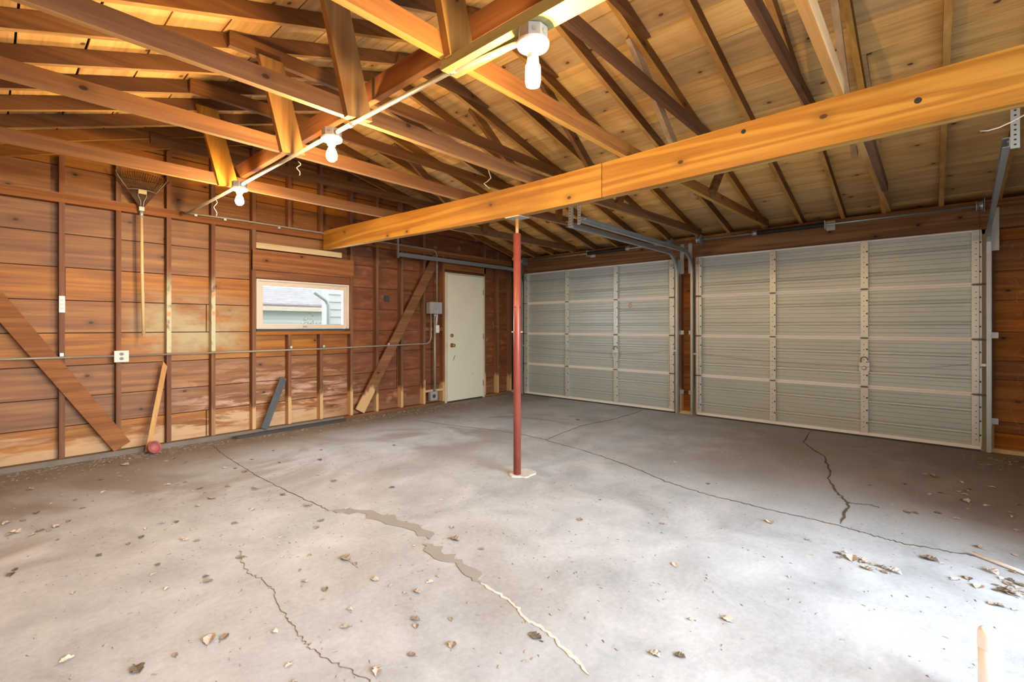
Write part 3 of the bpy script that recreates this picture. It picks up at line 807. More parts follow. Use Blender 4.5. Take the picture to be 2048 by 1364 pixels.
torsion('torsion shaft above the garage door beside the gable wall', -3.32, -0.57, (-1.955, -2.62), -1.95)

# ------------------------------------------------------------------ walls behind the camera
wall_eave = MB().box(XL - 0.1, XL - 0.02, YB - 0.1, 0.0, -0.1, 2.50)
for y in [-7.0 + 0.4064*i for i in range(17)]:
    pass
wall_eave = tag(wall_eave.build('wall_eave', 'outwall'), 'low eave wall of red-brown boards opposite the garage doors', 'wall', None, 'structure')
for z0, z1 in zip(ROWS[:8], ROWS[1:9]):
    bx('siding_board', 'siding_y', wall_eave, XL - 0.019, XL, YB, -0.215, z0 + 0.003, z1 - 0.003)
OX0, OX1, OZ = -6.4, -3.2, 2.25
wall_back = MB()
for x0, x1 in ((XL - 0.1, OX0), (OX1, 0.2)):
    wall_back.box(x0, x1, YB - 0.1, YB - 0.02, -0.1, OZ)
wall_back.prism_y([(XL - 0.1, OZ), (0.2, OZ), (0.2, zr(0.2) + RD), (RX, zr(RX) + RD), (XL - 0.1, zl(XL - 0.1) + RD)], YB - 0.1, YB - 0.02)
wall_back = tag(wall_back.build('wall_back', 'outwall'), 'gable wall with a wide open doorway opposite the window', 'wall', None, 'structure')
for z0, z1 in zip(ROWS[:7], ROWS[1:8]):
    for x0, x1 in ((XL, OX0), (OX1, 0.14)):
        bx('siding_board', 'siding', wall_back, x0, x1, YB - 0.019, YB, z0 + 0.003, z1 - 0.003)

# ------------------------------------------------------------------ ceiling: deck boards, rafters, ties, joists
ceiling = MB()
ceiling.prism_y([(XL - 0.35, zl(XL - 0.35) + RD + 0.03), (RX, zl(RX) + RD + 0.03), (RX, zl(RX) + RD + 0.08), (XL - 0.35, zl(XL - 0.35) + RD + 0.08)], YB - 0.3, 0.1)
ceiling.prism_y([(RX, zr(RX) + RD + 0.03), (0.5, zr(0.5) + RD + 0.03), (0.5, zr(0.5) + RD + 0.08), (RX, zr(RX) + RD + 0.08)], YB - 0.3, 0.1)
ceiling = tag(ceiling.build('ceiling', 'felt'), 'open gable roof of golden plank decking on brown rafters', 'ceiling', None, 'structure')
rd = random.Random(21)
def deck(xa, xb, zf, gap):
    y = 0.08
    off = rd.choice([0, 1, 2, 3])
    cuts = [0.08]
    k = -3 + rd.randint(3, 8)
    while gk(k) > YB + 0.6:
        cuts.append(gk(k) + 0.019); k += rd.randint(6, 11)
    cuts.append(YB - 0.25)
    for a, b in zip(cuts, cuts[1:]):
        lift = rd.uniform(0.0, 0.003)
        x0, x1 = xa + gap/2, xb - gap/2
        MB().prism_y([(x0, zf(x0) + RD + 0.001 + lift), (x1, zf(x1) + RD + 0.001 + lift), (x1, zf(x1) + RD + 0.022), (x0, zf(x0) + RD + 0.022)], a - 0.0015, b + 0.0015).build('deck_board', 'deck', ceiling)
x = -2.029 + 0.297 * 8
while x > RX:
    deck(max(x - 0.297, RX + 0.001), x, zr, rd.uniform(0.007, 0.016)); x -= 0.297
x = -6.27 - 0.28 * 3
while x < RX:
    deck(x, min(x + 0.28, RX - 0.001), zl, rd.uniform(0.004, 0.016)); x += 0.28
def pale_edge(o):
    # light from the bulbs and floor below, painted as paler under edges
    o.data.materials.append(M['lit_under_edge'])
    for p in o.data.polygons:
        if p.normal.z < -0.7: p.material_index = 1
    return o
def member(name, pts, y0, y1, depth, mat, parent=ceiling, plumb=True):
    bot = list(pts); top = [(a, b + depth) for a, b in pts][::-1]
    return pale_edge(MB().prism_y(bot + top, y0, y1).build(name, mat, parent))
for k in range(-3, 14):
    y0 = gk(k) if k != 10 else -5.638
    y1 = y0 + 0.038
    w1 = rd.uniform(-0.006, 0.006)
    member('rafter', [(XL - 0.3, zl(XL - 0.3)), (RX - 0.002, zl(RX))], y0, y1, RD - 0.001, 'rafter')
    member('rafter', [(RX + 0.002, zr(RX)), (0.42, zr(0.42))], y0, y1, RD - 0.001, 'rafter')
JK = {0: ('joist', None), 3: ('joist', None), 5: ('joist', None), 7: ('joist', None), 10: ('joist_pale', 'pale rough-sawn joist')}
for k, (mt, lb) in JK.items():
    y1 = gk(k) if k != 10 else -5.64; zb = lerp(BT, y1 - 0.02) + 0.001
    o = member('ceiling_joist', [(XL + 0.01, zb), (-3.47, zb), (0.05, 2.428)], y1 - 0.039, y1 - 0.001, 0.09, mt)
    if lb: o['label'] = lb
for k, mt in ((-2, 'rafter'), (1, 'rafter'), (3, 'rafter'), (7, 'joist_dark'), (9, 'joist_dark')):
    zc = 2.885 if k >= 0 else 2.83
    xr_ = (2.43 + 0.05 - zc) / 0.238
    y1 = gk(k)
    MB().prism_y([(-5.40, zc), (xr_ , zc), (xr_ - 0.20, zc + 0.09), (-5.40, zc + 0.09)], y1 - 0.039, y1 - 0.001).build('collar_tie', mt, ceiling)
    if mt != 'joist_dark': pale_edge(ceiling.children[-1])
for k in (0, 3, 5, 7):
    y1 = gk(k); zc = zl(-4.22)
    MB().prism_y([(-4.22, zc), (-3.19, zc), (-3.52, zc + 0.08), (-4.20, zc + 0.08)], y1 - 0.037, y1 - 0.001).build('ridge_gusset', 'joist', ceiling)
for k in (0, 3, 5, 7):
    y1 = gk(k) - 0.040; zb = lerp(BT, y1)
    xt = -5.27; zt = zl(-5.27) + 0.03
    if k in (3, 7): zt = 2.884
    MB().prism_y([(-5.11, zb - 0.012), (-4.965, zb + 0.004), (xt + 0.145 + (2.97 - zt)*0.22, zt), (xt + (2.97 - zt)*0.22, zt)], y1 - 0.037, y1).build('strut', 'strut', ceiling)
# web struts: long ones from the beam up to the left rafters, short ones up to the right slope
def diag(name, p, q, w, y0, y1, mat):
    d = Vector((q[0] - p[0], q[1] - p[1])).normalized(); n = Vector((-d.y, d.x)) * w / 2
    P = Vector(p); Q = Vector(q)
    return MB().prism_y([tuple(v) for v in (P - n, Q - n, Q + n, P + n)], y0, y1).build(name, mat, ceiling)
for k, mt in ((0, 'rafter'), (3, 'rafter'), (5, 'rafter'), (7, 'joist_pale'), (10, 'joist_pale')):
    yb = (gk(k) if k != 10 else -5.638) + 0.039
    diag('web_strut', (-2.13, 2.40 if k != 10 else 2.455), (-3.34, zr(-3.34) + 0.035), 0.085 if k != 10 else 0.05, yb, yb + 0.037, mt)
for k, xa, xb in ((0, -2.07, -1.95), (3, -2.12, -2.05), (5, -2.25, -1.95), (7, -2.02, -1.62)):
    y1 = gk(k) - 0.040; zb = lerp([(-3.47, lerp(BT, y1)), (0.05, 2.428)], xa) + 0.03
    diag('web_strut', (xa, zb), (xb, zr(xb) + 0.02), 0.085, y1 - 0.037, y1, 'rafter')
bx('strongback', 'strongback', ceiling, -4.94, -4.902, -5.75, -1.42, 2.462, 2.58)
bx('hanger_board', 'pale_y', ceiling, -5.10, -5.012, -5.95, -4.47, 2.276, 2.318)
# scab patched on the near pale joist
bx('joist_scab', 'joist_dark', ceiling, -2.9, -1.2, -5.72, -5.68, 2.37, 2.44)

# ------------------------------------------------------------------ beam and post
beam = empty('support_beam', 'long orange fir beam of doubled planks under the joists', 'beam', None, None, (-3.52, -3.5, 2.2))
binv = Matrix.Translation((3.52, 3.5, -2.2))
def plank(x0, x1, ya, yb, name='beam_plank', dz=0.0):
    n = max(2, int(abs(yb - ya) / 0.35))
    ys = [ya + (yb - ya) * i / n for i in range(n + 1)]
    vs_ = []
    for y in ys:
        t = lerp(BT, y); b = t - 0.232 + dz
        vs_ += [(x0, y, b), (x1, y, b), (x1, y, t), (x0, y, t)]
    fs = [(i*4+k, i*4+(k+1) % 4, (i+1)*4+(k+1) % 4, (i+1)*4+k) for i in range(n) for k in range(4)] + [(0, 1, 2, 3), (n*4, n*4+3, n*4+2, n*4+1)]
    o = MB().add(vs_, fs).build(name, 'beam', beam); o.matrix_parent_inverse = binv; return o
plank(-3.565, -3.527, -0.337, -4.316)
plank(-3.565, -3.527, -4.322, YB + 0.02)
plank(-3.519, -3.481, -0.337, -3.0, dz=0.004)
plank(-3.519, -3.481, -3.006, YB + 0.02, dz=0.004)
for y, z, r in ((-5.221, 2.288, 0.013), (-5.954, 2.225, 0.014)):
    o = MB().lathe([(0.0, -3.5656), (r*0.8, -3.5656), (r, -3.5651)], (0, y, z), 14, 'x').build('knot_hole', 'hole', beam); o.matrix_parent_inverse = binv

PX, PY = -3.50, -3.495
zbm = lerp(BT, PY) - 0.232
post = empty('support_post', 'red adjustable steel post standing under the beam', 'post', None, None, (PX, PY, 0))
def pput(mb, nm, mat):
    o = mb.build(nm, mat, post); o.matrix_parent_inverse = Matrix.Translation((-PX, -PY, 0)); return o
pput(MB().lathe([(0.0, 0.0), (0.0305, 0.0), (0.0305, 1.955), (0.0265, 1.957), (0.014, 1.957)], (PX, PY, 0.0), 24), 'outer_tube', 'redpaint')
pput(MB().lathe([(0.0, 1.90), (0.0135, 1.90), (0.0135, zbm - 0.007), (0.0, zbm - 0.007)], (PX, PY, 0), 16), 'inner_screw', 'postcore')
pput(MB().box(PX - 0.065, PX + 0.065, PY - 0.075, PY + 0.075, zbm - 0.007, zbm - 0.0005), 'top_plate', 'galv_light')
pput(MB().tube([(PX - 0.043*0.745*0 - 0.03, PY + 0.033, 1.16), (PX + 0.03, PY - 0.033, 1.16)], 0.006, 8), 'steel_pin', 'galv_light')
pput(MB().lathe([(0.0, -0.0312), (0.006, -0.0312), (0.006, -0.028)], (PX, PY, 1.36), 10, 'y'), 'pin_hole', 'hole')
pput(MB().tube([(PX - 0.0305, PY - 0.004, 1.36), (PX - 0.0312, PY - 0.004, 1.36)], 0.006, 10), 'pin_hole', 'hole')

# ------------------------------------------------------------------ lamps on the ceiling conduit
def lamp(label, x, y, z, cfl=False):
    t = empty('bulb_fixture', label, 'lamp', 'bare bulbs along the ceiling conduit', None, (x, y, z))
    def put(mb, nm, mat, parent=t):
        return mb.build(nm, mat, parent)
    oc = [(0.054*math.cos(PI/8 + PI/4*i), 0.054*math.sin(PI/8 + PI/4*i)) for i in range(8)]
    jb = put(MB().prism_z(oc, -0.045, 0.0), 'junction_box', 'boxgrey')
    for i in range(8):
        a = PI/4*i
        c = Vector((0.0502*math.cos(a), 0.0502*math.sin(a), -0.022))
        put(MB().tube([c, c + Vector((math.cos(a), math.sin(a), 0))*0.0012], 0.009, 10), 'knockout', 'galv', jb)
    put(MB().lathe([(0.0, -0.0455), (0.058, -0.0455), (0.06, -0.05), (0.056, -0.062), (0.04, -0.068), (0.026, -0.072), (0.022, -0.088), (0.017, -0.09), (0.0, -0.09)], (0, 0, 0), 28), 'lampholder', 'porcelain')
    if cfl:
        put(MB().lathe([(0.0, -0.0905), (0.02, -0.0905), (0.022, -0.125), (0.0, -0.125)], (0, 0, 0), 18), 'bulb_base', 'whiteplastic')
        b = MB().lathe([(0.012, -0.1255), (0.026, -0.13), (0.0275, -0.15), (0.0275, -0.185), (0.024, -0.20), (0.0, -0.205)], (0, 0, 0), 20)
    else:
        b = MB().lathe([(0.0, -0.0905), (0.014, -0.0905), (0.016, -0.103), (0.026, -0.125), (0.030, -0.147), (0.027, -0.165), (0.016, -0.178), (0.0, -0.181)], (0, 0, 0), 20)
    put(b, 'light_bulb', 'bulb')
lamp('lit bare bulb at the joist nearest the gable wall', -5.045, -1.955, 2.335)
lamp('lit bare bulb midway along the ceiling conduit', -5.05, -3.44, 2.33)
lamp('lit spiral bulb under the pale hanger board', -5.055, -4.93, 2.272, True)

cc = empty('ceiling_conduit', 'straight metal conduit linking the three bare bulbs', 'conduit', None, None, (-5.05, -3.0, 2.30))
cinv = Matrix.Translation((5.05, 3.0, -2.30))
def cput(mb, nm, mat='conduit'):
    o = mb.build(nm, mat, cc); o.matrix_parent_inverse = cinv; return o
cput(MB().tube([(-5.052, -0.365, 2.353), (-5.05, -0.5, 2.318), (-5.047, -1.90, 2.308)], 0.0115, 10), 'conduit_pipe')
cput(MB().tube([(-5.046, -2.011, 2.308), (-5.05, -3.384, 2.302)], 0.0115, 10), 'conduit_pipe')
cput(MB().tube([(-5.051, -3.497, 2.302), (-5.053, -4.45, 2.288), (-5.055, -4.874, 2.252)], 0.0115, 10), 'conduit_pipe')
cput(MB().lathe([(0.0117, -0.02), (0.0145, -0.02), (0.0145, 0.02), (0.0117, 0.02)], (-5.05, -3.66, 2.299), 12, 'y'), 'coupling', 'galv_light')
mb = MB().box(-5.075, -5.027, -4.512, -4.488, 2.3045, 2.3075); mb.lathe([(0.0122, -0.012), (0.0145, -0.012), (0.0145, 0.012), (0.0122, 0.012)], (-5.053, -4.50, 2.286), 12, 'y')
cput(mb, 'conduit_strap', 'galv_light')
wc = empty('plate_conduit', 'thin metal conduit along the top plate of the gable wall', 'conduit', None, None, (-4.3, -0.33, 2.37))
winv = Matrix.Translation((4.3, 0.33, -2.37))
def wput(mb, nm, mat='conduit', parent=wc, inv=winv):
    o = mb.build(nm, mat, parent); o.matrix_parent_inverse = inv; return o
arc = [(-1.86 + 0.10*math.sin(a), -0.337, 2.27 + 0.10*math.cos(a)) for a in [PI/2*i/6 for i in range(7)]]
wput(MB().tube([(-5.05, -0.337, 2.36), (-4.5, -0.337, 2.372), (-3.60, -0.337, 2.37), (-2.4, -0.337, 2.372)] + arc + [(-1.76, -0.337, 1.573)], 0.010, 10), 'conduit_pipe')
for x in (-4.93, -4.66, -4.1):
    wput(MB().box(x - 0.012, x + 0.012, -0.349, -0.308, 2.342, 2.36), 'conduit_clip', 'galv_light')
hc = empty('waist_conduit', 'thin metal conduit running waist high along the gable studs', 'conduit', None, None, (-4.5, -0.33, 0.93))
hinv = Matrix.Translation((4.5, 0.33, -0.93))
arc = [(-1.97 + 0.10*math.sin(a), -0.333, 1.045 - 0.10*math.cos(a)) for a in [PI/2*i/6 for i in range(7)]]
def hput(mb, nm, mat='conduit'):
    return wput(mb, nm, mat, hc, hinv)
hput(MB().tube([(XL + 0.02, -0.333, 0.94), (-5.577, -0.333, 0.93)], 0.0095, 10), 'conduit_pipe')
hput(MB().tube([(-5.473, -0.333, 0.928), (-3.6, -0.333, 0.926), (-2.6, -0.333, 0.938)] + arc + [(-1.87, -0.333, 1.398)], 0.0095, 10), 'conduit_pipe')
for x in (-5.93, -3.96, -3.56, -2.62):
    hput(MB().box(x - 0.012, x + 0.012, -0.345, -0.3235, 0.945, 0.972), 'conduit_clip', 'galv_light')

def receptacle(name, label, x, z, wd, hg, y0, y1, mat, faces):
    t = empty(name, label, 'outlet', None, None, (x, y1, z))
    b = MB().box(-wd/2, wd/2, y0 - y1, 0, -hg/2, hg/2).build('box', mat, t)
    pl_ = MB().box(-wd/2 - 0.003, wd/2 + 0.003, y0 - y1 - 0.004, y0 - y1 - 0.0002, -hg/2 - 0.003, hg/2 + 0.003).build('cover_plate', 'platecream' if mat != 'boxgrey2' else 'boxgrey', t)
    for s in (-1, 1):
        oc = [(0.016*math.cos(2*PI*i/14), 0.0135*math.sin(2*PI*i/14)) for i in range(14)]
        sk = MB().prism_y([(a, s*0.0215 + c) for a, c in oc], y0 - y1 - 0.0065, y0 - y1 - 0.0042).build('socket', faces, t)
        sl = MB()
        for dx in (-0.006, 0.006): sl.box(dx - 0.0012, dx + 0.0012, y0 - y1 - 0.0072, y0 - y1 - 0.0066, s*0.0215 - 0.004, s*0.0215 + 0.004)
        sl.build('slots', 'platecream' if faces == 'brownplastic' else 'hole', sk)['kind'] = 'stuff'
    return t
receptacle('wall_outlet', 'grey box with brown duplex outlet on the waist-high conduit', -5.525, 0.925, 0.10, 0.10, -0.345, -0.305, 'boxgrey', 'brownplastic')
receptacle('wall_outlet', 'small duplex outlet below the grey breaker box', -1.755, 1.165, 0.075, 0.11, -0.335, -0.297, 'boxgrey', 'whiteplastic')
sp = empty('breaker_box', 'grey metal breaker box on the studs beside the cream door', 'electric box', None, None, (-1.82, -0.30, 1.485))
MB().box(-0.115, 0.115, -0.085, -0.0005, -0.085, 0.085).build('box_body', 'boxgrey', sp)
bcv = MB().box(-0.118, 0.118, -0.0905, -0.0855, -0.088, 0.088).build('box_cover', 'boxgrey', sp)
for a, c in ((-0.03, 0.03), (0.04, 0.03), (0.0, -0.01), (0.05, -0.01), (-0.05, -0.01)):
    MB().lathe([(0.0, -0.0925), (0.012, -0.0925), (0.014, -0.0908)], (a, 0, c), 12, 'y').build('knockout', 'galv', bcv)
vcn = empty('riser_conduit', 'pair of upright conduits below the grey breaker box', 'conduit', None, None, (-1.83, -0.33, 0.2))
vinv = Matrix.Translation((1.83, 0.33, -0.2))
wput(MB().tube([(-1.80, -0.335, 1.398), (-1.80, -0.335, 0.215)], 0.0165, 12), 'conduit_pipe', 'conduit', vcn, vinv)
wput(MB().tube([(-1.755, -0.335, 1.398), (-1.757, -0.322, 1.222)], 0.009, 10), 'conduit_pipe', 'whiteplastic', vcn, vinv)
wput(MB().lathe([(0.0167, -0.02), (0.022, -0.02), (0.022, 0.02), (0.0167, 0.02)], (-1.80, -0.335, 1.378), 14), 'connector', 'galv', vcn, vinv)
lb = empty('junction_box', 'square grey junction box close to the floor beside the cream door', 'electric box', None, None, (-1.83, -0.30, 0.145))
MB().box(-0.065, 0.065, -0.05, -0.0005, -0.065, 0.065).build('box_body', 'boxgrey', lb)
MB().box(-0.067, 0.067, -0.055, -0.0505, -0.067, 0.067).build('box_cover', 'boxgrey', lb)
MB().lathe([(0.0, -0.062), (0.024, -0.062), (0.03, -0.0552)], (0, 0, 0), 16, 'y').build('round_socket', 'blackrubber', lb)
sw = empty('switch_plate', 'narrow white switch plate on a gable stud above the brace', 'switch', None, None, (-5.925, YF, 1.40))
MB().box(-0.019, 0.019, -0.008, -0.0005, -0.072, 0.072).build('plate', 'whiteplastic', sw)
for z in (-0.035, 0.0, 0.036):
    MB().box(-0.013, 0.013, -0.0105, -0.0082, z - 0.012, z + 0.012).build('button', 'platecream', sw)

# ------------------------------------------------------------------ rake
rk = empty('leaf_rake', 'wire leaf rake with wooden handle hanging head up on the gable wall', 'rake', None, None, (-5.375, -0.36, 2.33))
MB().tube([(0.012, -0.005, -1.215), (0.0, -0.002, -0.55), (-0.003, 0.0, -0.08)], 0.0135, 14, [0.0145, 0.0135, 0.012]).build('handle', 'handle', rk)
MB().tube([(-0.003, 0, -0.0795), (-0.003, 0, -0.02)], 0.0145, 14).build('ferrule', 'galv_light', rk)
MB().obox((-0.003, 0, 0.0), (0.04, 0.026, 0.038), Matrix.Identity(3)).build('socket', 'platecream', rk)
NTI = 24
for i in range(NTI):
    u = -1 + 2 * i / (NTI - 1)
    xe = u * 0.20
    ze = 0.30 + 0.045 * (1 - u*u) - 0.02
    b0 = (u * 0.016 - 0.003, -0.002, 0.02)
    m1 = (u * 0.105, -0.004, 0.165 + 0.01*(1 - u*u))
    e1 = (xe, -0.008, ze)
    e2 = (xe * 1.02, -0.03, ze + 0.018); e3 = (xe * 1.02, -0.055, ze + 0.004)
    MB().tube([b0, m1, e1, e2, e3], 0.0030, 5).build('tine', 'tine', rk)
MB().tube([(-0.11, -0.008, 0.17), (-0.05, -0.009, 0.182), (0.05, -0.009, 0.182), (0.11, -0.008, 0.17)], 0.003, 6).build('cross_wire', 'galv_light', rk)
for s in (-1, 1):
    MB().tube([(s*0.009 - 0.003, -0.014, 0.015), (s*0.012, -0.017, 0.07), (s*0.033, -0.017, 0.12), (s*0.03, -0.012, 0.17)], 0.003, 6).build('brace_wire', 'galv_light', rk)
    MB().tube([(s*0.11, -0.01, 0.17), (s*0.175, -0.014, 0.27), (s*0.20, -0.02, 0.32)], 0.0026, 6).build('side_wire', 'galv_light', rk)
MB().box(-0.03, 0.033, -0.024, -0.0195, 0.14, 0.178).build('maker_tag', 'tag', rk)
MB().tube([(-0.003, 0.0, -0.01), (-0.003, 0.05, -0.01)], 0.003, 6).build('hanging_nail', 'galv', rk)

# ------------------------------------------------------------------ small things along the gable wall
def leaning(name, label, cat, bot, top, wd, th, mat, tipcut=0.0):
    b = Vector(bot); t = Vector(top); d = (t - b).normalized()
    sx = Vector((1, 0, 0)); sx = (sx - d * sx.dot(d)).normalized(); n = d.cross(sx)
    e = empty(name, label, cat, None, None, bot)
    L = (t - b).length
    pts = []
    for (a, l) in ((-wd/2, 0), (wd/2, 0), (wd/2, L - tipcut), (-wd/2, L)):
        for s in (0, 1):
            pts.append(sx*a + d*l + n*th*(s - 0.5))
    mb = MB().add(pts, [(0, 2, 4, 6), (1, 7, 5, 3), (0, 1, 3, 2), (2, 3, 5, 4), (4, 5, 7, 6), (6, 7, 1, 0)])
    mb.build('board', mat, e)
    return e
leaning('wood_stake', 'thin tan wooden stake leaning on the gable wall above the rubber cup', 'stake', (-5.345, -0.43, 0.012), (-5.185, -0.337, 0.86), 0.042, 0.02, 'stick', 0.05)
leaning('black_board', 'short black board leaning on the wall under the window', 'board', (-4.285, -0.40, 0.055), (-4.045, -0.322, 0.60), 0.075, 0.018, 'blackboard')
pc = empty('rubber_cup', 'faded red rubber plunger cup lying by the foot of the brace', 'plunger cup', None, None, (-5.325, -0.53, 0.0))
rot = Matrix.Rotation(math.radians(62), 4, 'X') @ Matrix.Rotation(math.radians(25), 4, 'Y')
cup = MB().lathe([(0.0, -0.045), (0.016, -0.045), (0.022, -0.03), (0.048, -0.012), (0.058, 0.02), (0.06, 0.035), (0.055, 0.035), (0.052, 0.02), (0.042, -0.006), (0.0, -0.022)], (0, 0, 0), 22)
c = cup.build('cup', 'plunger', pc); c.matrix_local = Matrix.Translation((0, 0, 0.058)) @ rot
blk = tag(MB().prism_z([(-4.62, -0.44), (-4.58, -0.475), (-3.32, -0.435), (-3.30, -0.40), (-3.9, -0.405)], 0.0, 0.03).build('rubber_strip', 'blackrubber'),
          'long black rubber strip on the floor under the window wall', 'strip')
tag(MB().tube([(-0.50, -0.318, 1.28), (-0.505, -0.33, 1.18), (-0.47, -0.335, 1.215), (-0.41, -0.33, 1.185), (-0.36, -0.318, 1.21), (-0.37, -0.312, 1.235)], 0.0022, 5).build('wire_loop', 'wire'),
    'thin bent wire loop hanging on the studs between the cream door and corner', 'wire')
tag(MB().tube([(-3.0, -6.183, 2.199), (-3.0, -6.21, 2.193), (-3.0, -6.25, 2.198), (-3.0, -6.29, 2.213), (-3.0, -6.335, 2.235), (-3.1, -6.45, 2.27), (-3.3, -6.6, 2.25), (-3.475, -6.7, 2.14)], 0.0035, 7).build('cotton_cord', 'rope'),
    'frayed white cord dangling by the bright perforated hanger', 'cord')
r1 = random.Random(12)
for lb_, x, y, z, L in (('curled shred of twine dangling beside the bulb at the gable end', -5.08, -1.50, 2.28, 0.14), ('twine shred hanging from the conduit between two bare bulbs', -5.0, -2.9, 2.29, 0.09)):
    pts = [(x + 0.012*math.sin(i*1.1), y + 0.008*math.cos(i*1.7), z - L*i/8) for i in range(9)]
    tag(MB().tube(pts, 0.0022, 5).build('twine_shred', 'rope'), lb_, 'twine')
tag(MB().tube([(-4.02, gk(5) - 0.03, 2.30), (-4.0, gk(5) - 0.035, 2.25), (-4.03, gk(5) - 0.03, 2.22), (-4.07, gk(5) - 0.035, 2.195), (-4.02, gk(5) - 0.04, 2.17)], 0.0028, 5).build('bent_wire_hook', 'wire'),
    'bent pale wire hook hanging from a joist before the beam', 'wire')

# ------------------------------------------------------------------ things on the floor
tag(MB().tube([(-2.90, -6.16, 0.011), (-3.0, -6.315, 0.010), (-3.12, -6.50, 0.010)], 0.0085, 10).build('white_rod', 'whiteplastic'),
    'slim white plastic rod lying among leaves on the concrete', 'rod')
pv = empty('white_pipe', 'white round-topped plastic pipe standing on the bright concrete', 'pipe', None, None, (-4.255, -6.139, 0))
MB().lathe([(0.0, 0.0), (0.030, 0.0), (0.030, 0.20), (0.0, 0.20)], (0, 0, 0), 24).build('pipe_body', 'whiteplastic', pv)
MB().lathe([(0.0315, 0.19), (0.0315, 0.235), (0.028, 0.245), (0.018, 0.25), (0.0, 0.251)], (0, 0, 0), 24).build('end_cap', 'whiteplastic', pv)

def leaf_mesh(seed, mat):
    r = random.Random(seed)
    L = r.uniform(0.045, 0.085); nseg = 8
    curl = r.uniform(0.25, 0.8); bend = r.uniform(-0.4, 0.5)
    vs_, fs = [], []
    for i in range(nseg + 1):
        t = i / nseg
        lob = 0.55 + 0.45 * abs(math.sin(t * PI * 3.3 + seed))
        wd = 0.42 * L * math.sin(PI * min(1, 0.06 + t*0.94)) ** 0.7 * lob
        xx = (t - 0.5) * L
        zz = 0.004 + bend * 0.02 * math.sin(PI * t) + r.uniform(0, 0.003)
        zz = max(zz, 0.002)
        vs_ += [(xx + r.uniform(-.003, .003), -wd, zz + curl * wd * r.uniform(0.35, 0.9)), (xx, 0, zz), (xx + r.uniform(-.003, .003), wd, zz + curl * wd * r.uniform(0.35, 0.9))]
    for i in range(nseg):
        for j in range(2):
            a = i*3 + j; fs.append((a, a+1, a+4, a+3))
    n = len(vs_)
    vs_ += [(-L*0.5, 0, 0.003), (-L*0.8, r.uniform(-.01, .01), 0.006), (-L*0.8, 0.003, 0.004), (-L*0.5, 0.003, 0.003)]
    fs.append((n, n+1, n+2, n+3))
    zmin = min(v[2] for v in vs_)
    me = bpy.data.meshes.new('dry_leaf'); me.from_pydata([(a, b, c - zmin + 0.0006) for a, b, c in vs_], [], fs); me.materials.append(M[mat]); me.update()
    return me
LM = [leaf_mesh(i, 'leaf' if i % 3 else 'leaf2') for i in range(10)]
LEAF = [(-6.156,-2.083),(-6.213,-1.667),(-6.255,-2.002),(-6.099,-2.321),(-5.926,-2.561),(-5.734,-2.514),(-5.79,-3.083),(-5.626,-2.832),(-5.83,-3.183),(-6.272,-2.617),(-4.962,-1.594),(-5.195,-1.437),(-5.45,-1.669),(-5.309,-1.943),(-5.564,-2.005),(-5.04,-2.26),(-4.956,-2.539),(-5.203,-2.675),(-6.171,-3.671),(-5.905,-3.93),(-6.013,-3.922),(-5.67,-4.393),(-4.975,-4.239),(-4.342,-2.992),(-4.268,-3.454),(-4.604,-3.994),(-5.128,-3.733),(-5.135,-4.027),(-4.803,-4.331),(-4.944,-4.85),(-5.191,-4.648),(-5.458,-4.56),(-2.303,-4.305),(-2.686,-4.727),(-4.047,-5.033),(-4.731,-5.243),(-4.678,-5.315),(-4.338,-5.375),(-1.891,-5.65),(-1.684,-5.848),(-1.323,-6.02),(-1.356,-6.163),(-1.349,-6.339),(-1.379,-6.464),(-1.87,-5.991),(-1.877,-6.171),(-1.818,-6.331),(-1.888,-6.279),(-1.947,-6.378),(-2.39,-5.883),(-3.278,-5.477),(-3.315,-5.655),(-3.374,-5.694),(-3.385,-5.737),(-3.419,-5.809),(-3.4,-5.866),(-3.121,-5.993),(-3.133,-6.041),(-3.297,-6.083),(-3.232,-6.22),(-3.261,-6.25),(-3.289,-6.279),(-3.154,-6.307),(-3.457,-6.204),(-3.452,-6.264),(-3.081,-6.222),(-0.423,-6.291),(-0.281,-6.566),(-0.468,-6.578),(-0.065,-6.571),(-3.618,-4.775),(-3.795,-5.493),(-3.156,-5.259),(-3.527,-4.283),(-3.903,-4.367),(-4.635,-1.697),(-4.362,-1.885),(-3.924,-1.997),(-4.505,-3.858),(-4.652,-3.586),(-1.297,-2.6),(-4.44,-5.26),(-5.793,-3.931),(-5.334,-3.931),(-5.332,-3.669),(-5.336,-4.156),(-5.193,-4.418),(-5.249,-3.225),(-5.316,-2.418),(-5.773,-1.134),(-5.957,-1.565),(-6.153,-1.046),(-5.565,-0.769),(-5.196,-1.07),(-4.998,-1.053)]
rl = random.Random(99)
for cx, cy, sx, sy, n in ((-6.2, -1.9, 0.15, 0.3, 14), (-3.25, -6.27, 0.10, 0.10, 14), (-1.75, -6.25, 0.35, 0.2, 18), (-0.25, -6.55, 0.2, 0.12, 30), (-3.38, -5.74, 0.05, 0.07, 10), (-5.4, -1.2, 0.5, 0.5, 14), (-2.4, -6.2, 0.4, 0.25, 10), (-4.8, -2.6, 0.9, 0.9, 14), (-5.7, -2.3, 0.4, 0.8, 34), (-5.3, -4.2, 0.5, 0.5, 22)):
    for i in range(n):
        px, py = rl.gauss(cx, sx), rl.gauss(cy, sy)
        if py < -0.55 and px < -0.12 and px > -6.6: LEAF.append((px, py))
